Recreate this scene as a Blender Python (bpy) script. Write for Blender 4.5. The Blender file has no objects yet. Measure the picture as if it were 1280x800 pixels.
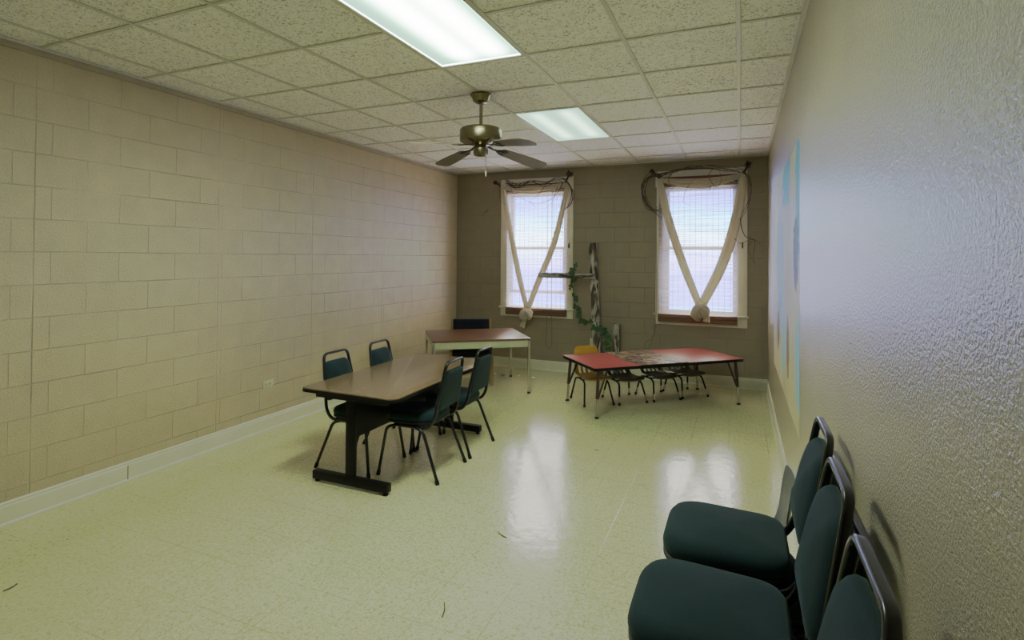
import bpy, bmesh, math, random
from mathutils import Vector, Matrix
random.seed(7)
scn = bpy.context.scene
COL = scn.collection
PI = math.pi
W, YB, YR, H = 4.258, 7.165, -4.2, 2.847      # room: x 0..W, back wall y=YB, rear wall y=YR

# ------------------------------------------------------------------ materials
def new_mat(name):
    m = bpy.data.materials.new(name); m.use_nodes = True
    nt = m.node_tree
    return m, nt, nt.nodes['Principled BSDF'], nt.nodes['Material Output']
def N(nt, t, **kw):
    n = nt.nodes.new(t)
    for k, v in kw.items():
        if k in n.inputs: n.inputs[k].default_value = v
        else: setattr(n, k, v)
    return n
def L(nt, a, b): nt.links.new(a, b)
def coords(nt, scale=(1, 1, 1), loc=(0, 0, 0), rot=(0, 0, 0)):
    tc = N(nt, 'ShaderNodeTexCoord'); mp = N(nt, 'ShaderNodeMapping')
    mp.inputs['Scale'].default_value = scale; mp.inputs['Location'].default_value = loc; mp.inputs['Rotation'].default_value = rot
    L(nt, tc.outputs['Object'], mp.inputs['Vector'])
    return mp.outputs['Vector']
def ramp(nt, fac, stops):
    r = N(nt, 'ShaderNodeValToRGB')
    el = r.color_ramp.elements
    while len(el) < len(stops): el.new(0.5)
    for e, (p, c) in zip(el, stops):
        e.position = p; e.color = (*c, 1) if len(c) == 3 else c
    L(nt, fac, r.inputs['Fac']); return r.outputs['Color']
def math_n(nt, op, a, b=None, c=None, clamp=False):
    n = N(nt, 'ShaderNodeMath', operation=op, use_clamp=clamp)
    for i, v in enumerate((a, b, c)):
        if v is None: continue
        if isinstance(v, (int, float)): n.inputs[i].default_value = v
        else: L(nt, v, n.inputs[i])
    return n.outputs[0]
def mixc(nt, fac, a, b, mode='MIX'):
    n = N(nt, 'ShaderNodeMix', data_type='RGBA', blend_type=mode)
    for idx, v in ((0, fac), (6, a), (7, b)):
        if isinstance(v, (int, float)): n.inputs[idx].default_value = v
        elif isinstance(v, tuple): n.inputs[idx].default_value = (*v, 1) if len(v) == 3 else v
        else: L(nt, v, n.inputs[idx])
    return n.outputs[2]
def noise(nt, vec, scale, detail=2, rough=0.5, dist=0.0):
    n = N(nt, 'ShaderNodeTexNoise'); n.inputs['Scale'].default_value = scale
    n.inputs['Detail'].default_value = detail; n.inputs['Roughness'].default_value = rough; n.inputs['Distortion'].default_value = dist
    if vec is not None: L(nt, vec, n.inputs['Vector'])
    return n
def bump(nt, h, strength, dist, normal=None):
    b = N(nt, 'ShaderNodeBump'); b.inputs['Strength'].default_value = strength; b.inputs['Distance'].default_value = dist
    L(nt, h, b.inputs['Height'])
    if normal is not None: L(nt, normal, b.inputs['Normal'])
    return b.outputs['Normal']
def lin(r, g, b):
    f = lambda v: (v / 255 / 12.92) if v / 255 <= 0.04045 else ((v / 255 + 0.055) / 1.055) ** 2.4
    return (f(r), f(g), f(b))
def simple(name, col, rough=0.5, metal=0.0, var=0.12, nscale=8.0, bumpy=0.0, bscale=60.0, ior=1.5, stretch=(1, 1, 1), coat=0.0, spec=0.5):
    m, nt, p, o = new_mat(name)
    v = coords(nt, stretch)
    n = noise(nt, v, nscale, 3, 0.6)
    a = tuple(max(0, c * (1 - var)) for c in col); b = tuple(min(1, c * (1 + var)) for c in col)
    L(nt, ramp(nt, n.outputs['Fac'], [(0.25, a), (0.75, b)]), p.inputs['Base Color'])
    p.inputs['Roughness'].default_value = rough; p.inputs['Metallic'].default_value = metal; p.inputs['IOR'].default_value = ior
    p.inputs['Coat Weight'].default_value = coat; p.inputs['Specular IOR Level'].default_value = spec
    if bumpy > 0:
        n2 = noise(nt, coords(nt), bscale, 2)
        L(nt, bump(nt, n2.outputs['Fac'], bumpy, 0.004), p.inputs['Normal'])
    return m

def mat_block(name, col, axis, shift, joints=()):
    """painted concrete block: 0.4 x 0.2 running bond"""
    m, nt, p, o = new_mat(name)
    tc = N(nt, 'ShaderNodeTexCoord'); sp = N(nt, 'ShaderNodeSeparateXYZ'); L(nt, tc.outputs['Object'], sp.inputs[0])
    along = sp.outputs['Y'] if axis == 'Y' else sp.outputs['X']
    cb = N(nt, 'ShaderNodeCombineXYZ')
    wob = noise(nt, tc.outputs['Object'], 1.3, 2)
    zz = math_n(nt, 'ADD', sp.outputs['Z'], math_n(nt, 'MULTIPLY', math_n(nt, 'SUBTRACT', wob.outputs['Fac'], 0.5), 0.008))
    L(nt, math_n(nt, 'ADD', along, shift), cb.inputs[0]); L(nt, zz, cb.inputs[1])
    br = N(nt, 'ShaderNodeTexBrick'); br.offset = 0.5; br.squash = 1.0
    br.inputs['Scale'].default_value = 1.0; br.inputs['Mortar Size'].default_value = 0.0036; br.inputs['Mortar Smooth'].default_value = 0.35
    br.inputs['Brick Width'].default_value = 0.4; br.inputs['Row Height'].default_value = 0.2
    br.inputs['Color1'].default_value = (0.3, 0.3, 0.3, 1); br.inputs['Color2'].default_value = (0.7, 0.7, 0.7, 1); br.inputs['Mortar'].default_value = (0.5, 0.5, 0.5, 1)
    L(nt, cb.outputs[0], br.inputs['Vector'])
    groove = br.outputs['Fac']
    for j in joints:
        d = math_n(nt, 'ABSOLUTE', math_n(nt, 'SUBTRACT', along, j))
        g = math_n(nt, 'SUBTRACT', 1.0, math_n(nt, 'MULTIPLY', d, 160.0), clamp=True)
        groove = math_n(nt, 'MAXIMUM', groove, math_n(nt, 'MULTIPLY', g, 0.8))
    fade = noise(nt, tc.outputs['Object'], 1.7, 3)             # paint fills some joints more than others
    gdepth = math_n(nt, 'MULTIPLY', groove, ramp(nt, fade.outputs['Fac'], [(0.32, (0.12,) * 3), (0.62, (1, 1, 1))]))
    fine = noise(nt, tc.outputs['Object'], 95, 3, 0.65)
    mid = noise(nt, tc.outputs['Object'], 6, 3)
    base = ramp(nt, mid.outputs['Fac'], [(0.3, tuple(c * 0.95 for c in col)), (0.7, tuple(c * 1.05 for c in col))])
    base = mixc(nt, 0.045, base, br.outputs['Color'], 'OVERLAY')
    base = mixc(nt, 0.22, base, fine.outputs['Fac'], 'OVERLAY')
    base = mixc(nt, math_n(nt, 'MULTIPLY', gdepth, 0.30), base, tuple(c * 0.45 for c in col))
    L(nt, base, p.inputs['Base Color'])
    h = math_n(nt, 'SUBTRACT', math_n(nt, 'MULTIPLY', fine.outputs['Fac'], 0.55), gdepth)
    h = math_n(nt, 'ADD', h, math_n(nt, 'MULTIPLY', br.outputs['Color'], 0.10))
    L(nt, bump(nt, h, 1.0, 0.0065), p.inputs['Normal'])
    p.inputs['Roughness'].default_value = 0.52
    return m

def mat_plaster(name, col):
    m, nt, p, o = new_mat(name)
    v = coords(nt)
    n1 = noise(nt, v, 125, 3, 0.55, 0.3); n2 = noise(nt, v, 230, 2, 0.5); n3 = noise(nt, v, 2.2, 3)
    base = ramp(nt, n3.outputs['Fac'], [(0.3, tuple(c * 0.96 for c in col)), (0.7, tuple(c * 1.04 for c in col))])
    base = mixc(nt, math_n(nt, 'MULTIPLY', ramp(nt, n1.outputs['Fac'], [(0.3, (1, 1, 1)), (0.5, (0, 0, 0))]), 0.18), base, tuple(c * 0.5 for c in col))
    L(nt, base, p.inputs['Base Color'])
    h = math_n(nt, 'ADD', math_n(nt, 'MULTIPLY', n1.outputs['Fac'], 1.0), math_n(nt, 'MULTIPLY', n2.outputs['Fac'], 0.35))
    L(nt, bump(nt, h, 1.0, 0.0052), p.inputs['Normal'])
    p.inputs['Roughness'].default_value = 0.27; p.inputs['IOR'].default_value = 1.68
    return m

def mat_floor(name):
    m, nt, p, o = new_mat(name)
    tc = N(nt, 'ShaderNodeTexCoord'); v = tc.outputs['Object']
    mp = N(nt, 'ShaderNodeMapping'); mp.inputs['Location'].default_value = (0.10, 0.12, 0); L(nt, v, mp.inputs['Vector'])
    br = N(nt, 'ShaderNodeTexBrick'); br.offset = 0.0
    br.inputs['Scale'].default_value = 1; br.inputs['Mortar Size'].default_value = 0.0011; br.inputs['Mortar Smooth'].default_value = 0.2
    br.inputs['Brick Width'].default_value = 0.3048; br.inputs['Row Height'].default_value = 0.3048
    br.inputs['Color1'].default_value = (0.42, 0.42, 0.42, 1); br.inputs['Color2'].default_value = (0.58, 0.58, 0.58, 1)
    L(nt, mp.outputs[0], br.inputs['Vector'])
    ns = noise(nt, v, 70, 3, 0.6, 1.0); nb = noise(nt, v, 1.6, 4, 0.6); nd = noise(nt, v, 38, 2, 0.5, 2.0)
    base = ramp(nt, ns.outputs['Fac'], [(0.33, (0.33, 0.315, 0.155)), (0.47, (0.63, 0.615, 0.335)), (0.66, (0.78, 0.76, 0.45))])
    base = mixc(nt, ramp(nt, nd.outputs['Fac'], [(0.62, (0, 0, 0)), (0.72, (0.35,) * 3)]), base, (0.33, 0.31, 0.19))
    base = mixc(nt, 0.28, base, ramp(nt, nb.outputs['Fac'], [(0.3, (0.48, 0.465, 0.235)), (0.7, (0.69, 0.68, 0.39))]))
    base = mixc(nt, 0.08, base, br.outputs['Color'], 'OVERLAY')
    seamvar = noise(nt, v, 1.1, 2)
    seam = math_n(nt, 'MULTIPLY', br.outputs['Fac'], ramp(nt, seamvar.outputs['Fac'], [(0.35, (0.15,) * 3), (0.6, (0.85,) * 3)]))
    base = mixc(nt, seam, base, (0.10, 0.09, 0.05))
    L(nt, base, p.inputs['Base Color'])
    nr = noise(nt, v, 5, 3)
    L(nt, math_n(nt, 'MULTIPLY_ADD', nr.outputs['Fac'], 0.08, 0.10), p.inputs['Roughness'])
    p.inputs['IOR'].default_value = 2.15
    wav = noise(nt, v, 16, 2); 
    h = math_n(nt, 'SUBTRACT', math_n(nt, 'MULTIPLY', wav.outputs['Fac'], 0.5), math_n(nt, 'MULTIPLY', br.outputs['Fac'], 0.4))
    L(nt, bump(nt, h, 0.24, 0.01), p.inputs['Normal'])
    return m

def mat_tile(name, lo, hi, contrast):
    """fissured mineral-fibre ceiling tile"""
    m, nt, p, o = new_mat(name)
    v = coords(nt)
    n1 = noise(nt, v, 58, 2, 0.5, 1.6); n2 = noise(nt, v, 1.1, 2)
    base = ramp(nt, n1.outputs['Fac'], [(0.36 - 0.02 * contrast, lo), (0.47, hi)])
    base = mixc(nt, 0.10, base, n2.outputs['Fac'], 'OVERLAY')
    L(nt, base, p.inputs['Base Color'])
    L(nt, bump(nt, n1.outputs['Fac'], 0.5 * contrast, 0.006), p.inputs['Normal'])
    p.inputs['Roughness'].default_value = 0.85
    return m

def mat_laminate(name, col, grain=(2, 26, 2), rough=0.28, var=0.18):
    m, nt, p, o = new_mat(name)
    v = coords(nt, grain)
    n = noise(nt, v, 9, 5, 0.65, 0.6); f = noise(nt, coords(nt), 160, 2)
    a = tuple(c * (1 - var) for c in col); b = tuple(c * (1 + var) for c in col)
    base = ramp(nt, n.outputs['Fac'], [(0.3, a), (0.7, b)])
    base = mixc(nt, 0.15, base, f.outputs['Fac'], 'OVERLAY')
    L(nt, base, p.inputs['Base Color']); p.inputs['Roughness'].default_value = rough; p.inputs['IOR'].default_value = 1.55
    return m

def mat_fabric(name, col, sheen=0.25):
    m, nt, p, o = new_mat(name)
    v = coords(nt)
    n = noise(nt, v, 420, 2, 0.6); n2 = noise(nt, v, 7, 3)
    base = ramp(nt, n2.outputs['Fac'], [(0.3, tuple(c * 0.8 for c in col)), (0.7, tuple(c * 1.2 for c in col))])
    base = mixc(nt, 0.25, base, n.outputs['Fac'], 'OVERLAY')
    L(nt, base, p.inputs['Base Color']); p.inputs['Roughness'].default_value = 0.9
    p.inputs['Sheen Weight'].default_value = sheen; p.inputs['Sheen Roughness'].default_value = 0.5
    p.inputs['Sheen Tint'].default_value = (0.45, 0.65, 0.62, 1); p.inputs['Specular IOR Level'].default_value = 0.2
    L(nt, bump(nt, n.outputs['Fac'], 0.5, 0.002), p.inputs['Normal'])
    return m

def mat_barkwood(name):
    m, nt, p, o = new_mat(name)
    v = coords(nt, (1.0, 1.0, 0.22))
    n = noise(nt, v, 13, 5, 0.6, 1.2); g = noise(nt, coords(nt, (6, 6, 0.6)), 14, 4)
    base = ramp(nt, n.outputs['Fac'], [(0.36, (0.028, 0.020, 0.013)), (0.46, (0.10, 0.072, 0.05)), (0.50, (0.34, 0.32, 0.28)), (0.66, (0.54, 0.53, 0.49))])
    base = mixc(nt, 0.5, base, g.outputs['Fac'], 'OVERLAY')
    L(nt, base, p.inputs['Base Color']); p.inputs['Roughness'].default_value = 0.8
    L(nt, bump(nt, n.outputs['Fac'], 0.6, 0.01), p.inputs['Normal'])
    return m

def mat_blind(name):
    """matchstick blind: lets the daylight through between thin sticks, knotted on vertical strings"""
    m, nt, p, o = new_mat(name)
    tc = N(nt, 'ShaderNodeTexCoord'); sp = N(nt, 'ShaderNodeSeparateXYZ'); L(nt, tc.outputs['Object'], sp.inputs[0])
    st = noise(nt, coords(nt, (1.2, 1, 55)), 3.0, 3, 0.6)
    row = noise(nt, coords(nt, (0.9, 1, 75)), 1.0, 3, 0.6)
    fx = math_n(nt, 'FRACT', math_n(nt, 'MULTIPLY', sp.outputs['X'], 1 / 0.068))
    cord = math_n(nt, 'SUBTRACT', 1.0, math_n(nt, 'MULTIPLY', math_n(nt, 'ABSOLUTE', math_n(nt, 'SUBTRACT', fx, 0.5)), 13.0), clamp=True)
    dens = ramp(nt, math_n(nt, 'MULTIPLY_ADD', row.outputs['Fac'], 0.6, math_n(nt, 'MULTIPLY', st.outputs['Fac'], 0.4)), [(0.38, (1.0,) * 3), (0.56, (0.36,) * 3)])
    dens = math_n(nt, 'ADD', dens, math_n(nt, 'MULTIPLY', cord, 0.55), clamp=True)
    col = ramp(nt, row.outputs['Fac'], [(0.3, (0.10, 0.034, 0.018)), (0.7, (0.20, 0.085, 0.045))])
    L(nt, col, p.inputs['Base Color']); p.inputs['Roughness'].default_value = 0.6
    tl = N(nt, 'ShaderNodeBsdfTranslucent'); tl.inputs['Color'].default_value = (0.62, 0.57, 0.62, 1)
    tp = N(nt, 'ShaderNodeBsdfTransparent')
    m1 = N(nt, 'ShaderNodeMixShader'); L(nt, math_n(nt, 'MULTIPLY_ADD', cord, -0.42, 0.60), m1.inputs[0])
    L(nt, p.outputs[0], m1.inputs[1]); L(nt, tl.outputs[0], m1.inputs[2])
    m2 = N(nt, 'ShaderNodeMixShader'); L(nt, dens, m2.inputs[0]); L(nt, tp.outputs[0], m2.inputs[1]); L(nt, m1.outputs[0], m2.inputs[2])
    L(nt, m2.outputs[0], o.inputs['Surface'])
    return m

def mat_glass(name):
    m, nt, p, o = new_mat(name)
    tp = N(nt, 'ShaderNodeBsdfTransparent'); tp.inputs['Color'].default_value = (0.94, 0.97, 0.96, 1)
    gl = N(nt, 'ShaderNodeBsdfGlossy'); gl.inputs['Roughness'].default_value = 0.02
    nz = noise(nt, coords(nt), 3, 1)
    L(nt, bump(nt, nz.outputs['Fac'], 0.05, 0.01), gl.inputs['Normal'])
    fr = N(nt, 'ShaderNodeFresnel'); fr.inputs['IOR'].default_value = 1.45
    mx = N(nt, 'ShaderNodeMixShader'); L(nt, fr.outputs[0], mx.inputs[0]); L(nt, tp.outputs[0], mx.inputs[1]); L(nt, gl.outputs[0], mx.inputs[2])
    L(nt, mx.outputs[0], o.inputs['Surface'])
    return m

def mat_cloth(name, col):
    m, nt, p, o = new_mat(name)
    n = noise(nt, coords(nt), 260, 2); n2 = noise(nt, coords(nt), 9, 2)
    base = ramp(nt, n2.outputs['Fac'], [(0.3, tuple(c * 0.9 for c in col)), (0.7, col)])
    base = mixc(nt, 0.15, base, n.outputs['Fac'], 'OVERLAY')
    L(nt, base, p.inputs['Base Color']); p.inputs['Roughness'].default_value = 0.9
    tl = N(nt, 'ShaderNodeBsdfTranslucent'); tl.inputs['Color'].default_value = (0.85, 0.74, 0.58, 1)
    mx = N(nt, 'ShaderNodeMixShader'); mx.inputs[0].default_value = 0.22
    L(nt, p.outputs[0], mx.inputs[1]); L(nt, tl.outputs[0], mx.inputs[2]); L(nt, mx.outputs[0], o.inputs['Surface'])
    return m

def mat_lens(name, edge, core, s_edge, s_core, offs, sig):
    """lit prismatic lens of a troffer with two tubes glowing through it"""
    m, nt, p, o = new_mat(name)
    tc = N(nt, 'ShaderNodeTexCoord'); sp = N(nt, 'ShaderNodeSeparateXYZ'); L(nt, tc.outputs['Object'], sp.inputs[0])
    tot = None
    for c in offs:
        d = math_n(nt, 'DIVIDE', math_n(nt, 'SUBTRACT', sp.outputs['X'], c), sig)
        g = math_n(nt, 'EXPONENT', math_n(nt, 'MULTIPLY', math_n(nt, 'MULTIPLY', d, d), -1.0))
        tot = g if tot is None else math_n(nt, 'ADD', tot, g)
    ends = math_n(nt, 'MULTIPLY', math_n(nt, 'SUBTRACT', 0.585, math_n(nt, 'ABSOLUTE', sp.outputs['Y'])), 7.0, clamp=True)
    rim = math_n(nt, 'MAXIMUM', math_n(nt, 'ABSOLUTE', math_n(nt, 'DIVIDE', sp.outputs['X'], 0.282)), math_n(nt, 'ABSOLUTE', math_n(nt, 'DIVIDE', sp.outputs['Y'], 0.588)))
    rim = math_n(nt, 'MULTIPLY', math_n(nt, 'SUBTRACT', rim, 0.965), 40, clamp=True)
    fac = math_n(nt, 'MULTIPLY', tot, ends, clamp=True)
    fac = math_n(nt, 'MAXIMUM', fac, math_n(nt, 'MULTIPLY', rim, 0.8))
    pr = noise(nt, tc.outputs['Object'], 110, 1)
    em = N(nt, 'ShaderNodeEmission')
    L(nt, mixc(nt, fac, edge, core), em.inputs['Color'])
    s = math_n(nt, 'MULTIPLY_ADD', fac, s_core - s_edge, s_edge)
    s = math_n(nt, 'MULTIPLY', s, math_n(nt, 'MULTIPLY_ADD', pr.outputs['Fac'], 0.24, 0.88))
    L(nt, s, em.inputs['Strength'])
    L(nt, em.outputs[0], o.inputs['Surface'])
    return m

def mat_puzzle(name):
    m, nt, p, o = new_mat(name)
    v = coords(nt, (1, 1.0, 1))
    vo = N(nt, 'ShaderNodeTexVoronoi'); vo.inputs['Scale'].default_value = 17; vo.inputs['Randomness'].default_value = 1.0; L(nt, v, vo.inputs['Vector'])
    sp = N(nt, 'ShaderNodeSeparateColor'); L(nt, vo.outputs['Color'], sp.inputs[0])
    col = ramp(nt, sp.outputs[0], [(0.0, (0.03, 0.025, 0.02)), (0.2, (0.10, 0.06, 0.035)), (0.38, (0.45, 0.30, 0.14)), (0.5, (0.24, 0.05, 0.035)), (0.62, (0.5, 0.47, 0.40)), (0.74, (0.12, 0.13, 0.07)), (0.88, (0.30, 0.20, 0.16)), (1.0, (0.55, 0.42, 0.28))])
    ed = N(nt, 'ShaderNodeTexVoronoi', feature='DISTANCE_TO_EDGE'); ed.inputs['Scale'].default_value = 17; L(nt, v, ed.inputs['Vector'])
    line = ramp(nt, ed.outputs['Distance'], [(0.03, (0.75,) * 3), (0.07, (0, 0, 0))])
    n = noise(nt, v, 60, 3, 0.6, 1.5)
    col = mixc(nt, 0.5, col, ramp(nt, n.outputs['Fac'], [(0.35, (0.05, 0.04, 0.03)), (0.65, (0.6, 0.5, 0.38))]), 'OVERLAY')
    L(nt, mixc(nt, line, col, (0.04, 0.03, 0.025)), p.inputs['Base Color'])
    p.inputs['Roughness'].default_value = 0.55; p.inputs['Specular IOR Level'].default_value = 0.35
    L(nt, bump(nt, ed.outputs['Distance'], 0.2, 0.004), p.inputs['Normal'])
    return m

def mat_mural(name):
    """hand painted patches: tan, pale blue and brown; object x runs along the wall, z is height"""
    m, nt, p, o = new_mat(name)
    tc = N(nt, 'ShaderNodeTexCoord'); sp = N(nt, 'ShaderNodeSeparateXYZ'); L(nt, tc.outputs['Object'], sp.inputs[0])
    nz = noise(nt, tc.outputs['Object'], 4.0, 4, 0.6, 0.8); nf = noise(nt, tc.outputs['Object'], 22, 3, 0.6)
    jit = math_n(nt, 'ADD', math_n(nt, 'MULTIPLY', math_n(nt, 'SUBTRACT', nz.outputs['Fac'], 0.5), 1.7), math_n(nt, 'MULTIPLY', math_n(nt, 'SUBTRACT', nf.outputs['Fac'], 0.5), 0.8))
    col = ramp(nt, noise(nt, tc.outputs['Object'], 2.0, 4).outputs['Fac'], [(0.3, (0.36, 0.30, 0.17)), (0.5, (0.47, 0.40, 0.24)), (0.7, (0.58, 0.49, 0.32))])
    def patch(col, y, z, ry, rz, c, k=14.0):
        a = math_n(nt, 'DIVIDE', math_n(nt, 'SUBTRACT', sp.outputs['Y'], y), ry)
        b = math_n(nt, 'DIVIDE', math_n(nt, 'SUBTRACT', sp.outputs['Z'], z), rz)
        d = math_n(nt, 'SQRT', math_n(nt, 'ADD', math_n(nt, 'MULTIPLY', a, a), math_n(nt, 'MULTIPLY', b, b)))
        f = math_n(nt, 'MULTIPLY', math_n(nt, 'SUBTRACT', math_n(nt, 'ADD', 1.0, jit), d), k, clamp=True)
        return mixc(nt, f, col, c)
    blue = (0.16, 0.33, 0.46); pale = (0.28, 0.46, 0.54); brown = (0.085, 0.065, 0.05)
    col = patch(col, 3.47, 1.95, 0.20, 0.42, blue)
    col = patch(col, 4.35, 2.15, 0.35, 0.22, blue)
    col = patch(col, 5.0, 1.55, 0.42, 0.45, blue)
    col = patch(col, 3.50, 1.00, 0.16, 0.32, pale)
    col = patch(col, 4.6, 1.00, 0.22, 0.30, pale)
    col = patch(col, 3.62, 1.62, 0.16, 0.26, brown, 14)
    col = patch(col, 4.2, 0.98, 0.10, 0.26, (0.24, 0.15, 0.08), 14)
    col = patch(col, 5.2, 0.98, 0.14, 0.18, (0.19, 0.10, 0.06), 14)
    speck = math_n(nt, 'MULTIPLY', ramp(nt, nf.outputs['Fac'], [(0.64, (0, 0, 0)), (0.70, (0.7,) * 3)]), ramp(nt, nz.outputs['Fac'], [(0.45, (0, 0, 0)), (0.6, (1, 1, 1))]))
    col = mixc(nt, speck, col, (0.12, 0.10, 0.07))
    L(nt, col, p.inputs['Base Color']); p.inputs['Roughness'].default_value = 0.6; p.inputs['Specular IOR Level'].default_value = 0.25
    h = noise(nt, tc.outputs['Object'], 62, 3)
    L(nt, bump(nt, h.outputs['Fac'], 0.5, 0.004), p.inputs['Normal'])
    return m

PAINT = (0.375, 0.325, 0.245)
M = {}
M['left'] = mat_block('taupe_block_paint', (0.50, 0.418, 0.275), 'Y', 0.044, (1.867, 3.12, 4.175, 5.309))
M['back'] = mat_block('taupe_block_paint_shaded', (0.27, 0.222, 0.155), 'X', 0.0)  # same taupe paint, colour darkened to carry the shade of the backlit wall
M['right'] = mat_plaster('taupe_plaster_paint', (0.41, 0.355, 0.24))
M['floor'] = mat_floor('waxed_vinyl_tile')
M['tile_a'] = mat_tile('ceiling_tile_plain', (0.44, 0.425, 0.41), (0.91, 0.895, 0.93), 1.0)
M['tile_b'] = mat_tile('ceiling_tile_warm', (0.46, 0.445, 0.43), (0.93, 0.91, 0.95), 0.9)
M['tile_c'] = mat_tile('ceiling_tile_coarse', (0.22, 0.21, 0.18), (0.95, 0.93, 0.93), 1.8)
M['grid'] = simple('ceiling_grid_paint', (0.62, 0.61, 0.585), 0.55, var=0.06)
M['trim'] = simple('cream_trim_paint', (0.66, 0.645, 0.52), 0.42, var=0.07, nscale=5)
M['wtrim'] = simple('white_window_paint', (0.70, 0.67, 0.58), 0.45, var=0.06, nscale=5)
M['dkline'] = simple('brown_edge', (0.40, 0.335, 0.24), 0.7)
M['sash'] = mat_laminate('stained_sash_wood', (0.30, 0.13, 0.075), (10, 10, 1.5), 0.4)
M['glass'] = mat_glass('window_glass')
M['blind'] = mat_blind('matchstick_blind')
M['bamboo'] = simple('bamboo_slats', (0.16, 0.075, 0.042), 0.55, var=0.5, nscale=3, stretch=(0.4, 1, 60), bumpy=0.4, bscale=40)
M['bamboo_red'] = simple('red_bamboo_slats', (0.12, 0.03, 0.018), 0.5, var=0.4, nscale=3, stretch=(0.4, 1, 60))
M['muslin'] = mat_cloth('muslin', (0.60, 0.535, 0.43))
M['twig'] = simple('twig_bark', (0.075, 0.05, 0.033), 0.85, var=0.5, nscale=30)
M['iron'] = simple('dark_iron', (0.022, 0.02, 0.018), 0.45, 0.6, var=0.3)
M['cord'] = simple('grey_cord', (0.13, 0.12, 0.09), 0.8)
M['fabric'] = mat_fabric('green_fabric', (0.0038, 0.0172, 0.0190), 0.12)
M['frame'] = simple('charcoal_tube', (0.007, 0.007, 0.0066), 0.27, 0.0, var=0.3, nscale=25, spec=0.45)
M['vinyl'] = simple('dark_pan', (0.007, 0.007, 0.007), 0.5, spec=0.3)
M['rubber'] = simple('black_rubber', (0.006, 0.0055, 0.005), 0.7, spec=0.2)
M['brownlam'] = mat_laminate('brown_laminate', (0.17, 0.115, 0.058), (20, 2, 2), 0.22, 0.22)
M['walnut'] = mat_laminate('walnut_laminate', (0.135, 0.062, 0.032), (3, 26, 2), 0.30, 0.22)
M['blackedge'] = simple('black_edge_band', (0.005, 0.0045, 0.004), 0.45, ior=1.35, spec=0.3)
M['blacksteel'] = simple('black_steel', (0.0045, 0.004, 0.0035), 0.5, 0.0, ior=1.35, spec=0.25)
M['deskpaint'] = simple('pale_green_enamel', (0.52, 0.52, 0.36), 0.38, var=0.06)
M['chrome'] = simple('worn_chrome', (0.50, 0.47, 0.40), 0.25, 0.9, var=0.1)
M['navy'] = mat_fabric('navy_fabric', (0.0085, 0.0105, 0.019), 0.15)
M['blackfab'] = mat_fabric('black_fabric', (0.006, 0.006, 0.008), 0.1)
M['oak'] = mat_laminate('oak_wood', (0.36, 0.21, 0.085), (18, 18, 2), 0.4)
M['red'] = simple('red_laminate', (0.36, 0.060, 0.046), 0.42, var=0.10, nscale=60)
M['brownsteel'] = simple('brown_steel', (0.055, 0.028, 0.020), 0.4, 0.2)
M['yellow'] = simple('yellow_plastic', (0.52, 0.30, 0.03), 0.35, var=0.06)
M['brownplas'] = simple('brown_plastic', (0.095, 0.068, 0.043), 0.38, var=0.15)
M['greyplas'] = simple('blue_grey_plastic', (0.040, 0.052, 0.062), 0.30, var=0.1)
M['puzzle'] = mat_puzzle('puzzle_print')
M['mural'] = mat_mural('painted_mural')
M['brass'] = simple('antique_brass', (0.20, 0.165, 0.085), 0.26, 0.95, var=0.15, nscale=12)
M['bladewood'] = mat_laminate('weathered_blade', (0.125, 0.10, 0.066), (3, 22, 3), 0.42, 0.25)
M['bark'] = mat_barkwood('weathered_timber')
M['leaf'] = simple('ivy_leaf', (0.032, 0.078, 0.028), 0.45, var=0.45, nscale=14)
M['stem'] = simple('ivy_stem', (0.05, 0.06, 0.025), 0.7)
M['plate'] = simple('ivory_plate', (0.56, 0.54, 0.38), 0.4, var=0.04)
M['dark'] = simple('dark_slot', (0.05, 0.045, 0.03), 0.6)
M['paper'] = simple('scrap_paper', (0.85, 0.84, 0.78), 0.8, var=0.05)
M['straw'] = simple('dry_straw', (0.10, 0.085, 0.04), 0.8)
EDGE = (0.50, 0.95, 0.64)
M['lens_near'] = mat_lens('lit_lens_bright', EDGE, (1.0, 0.95, 0.90), 2.6, 39.0, (-0.06, 0.135), 0.075)
M['lens_far'] = mat_lens('lit_lens_dim', (0.55, 0.95, 0.66), (0.72, 1.0, 0.74), 1.9, 4.6, (-0.13, 0.14), 0.07)

# ------------------------------------------------------------------ mesh helpers
def obj(name, bm, mat, parent=None, smooth=40, loc=(0, 0, 0), rot=None):
    me = bpy.data.meshes.new(name)
    bmesh.ops.recalc_face_normals(bm, faces=bm.faces)
    bm.to_mesh(me); bm.free()
    for m in (mat if isinstance(mat, (list, tuple)) else [mat]): me.materials.append(m)
    if smooth:
        me.shade_smooth(); me.set_sharp_from_angle(angle=math.radians(smooth))
    o = bpy.data.objects.new(name, me); COL.objects.link(o)
    o.location = loc
    if rot: o.rotation_euler = rot
    if parent: o.parent = parent
    return o
def tag(o, label, cat, group=None):
    o['label'] = label; o['category'] = cat
    if group: o['group'] = group
    return o
def thing(name, label, cat, loc=(0, 0, 0), rz=0.0, group=None):
    o = bpy.data.objects.new(name, None); COL.objects.link(o)
    o.location = loc; o.rotation_euler = (0, 0, rz); o.empty_display_size = 0.1
    return tag(o, label, cat, group)
def struct(name, bm, mat, parent=None, smooth=40):
    o = obj(name, bm, mat, parent, smooth)
    if parent is None: o['kind'] = 'structure'
    return o
def copy_tree(o, parent=None):
    c = o.copy(); COL.objects.link(c)
    if parent: c.parent = parent
    for ch in list(o.children): copy_tree(ch, c)
    return c
def place(first, state, loc, rz, label, group):
    o = first if not state else copy_tree(first)
    state.append(o)
    o.location = loc; o.rotation_euler = (0, 0, rz); o['label'] = label; o['group'] = group
    return o
BM = bmesh.new
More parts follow.
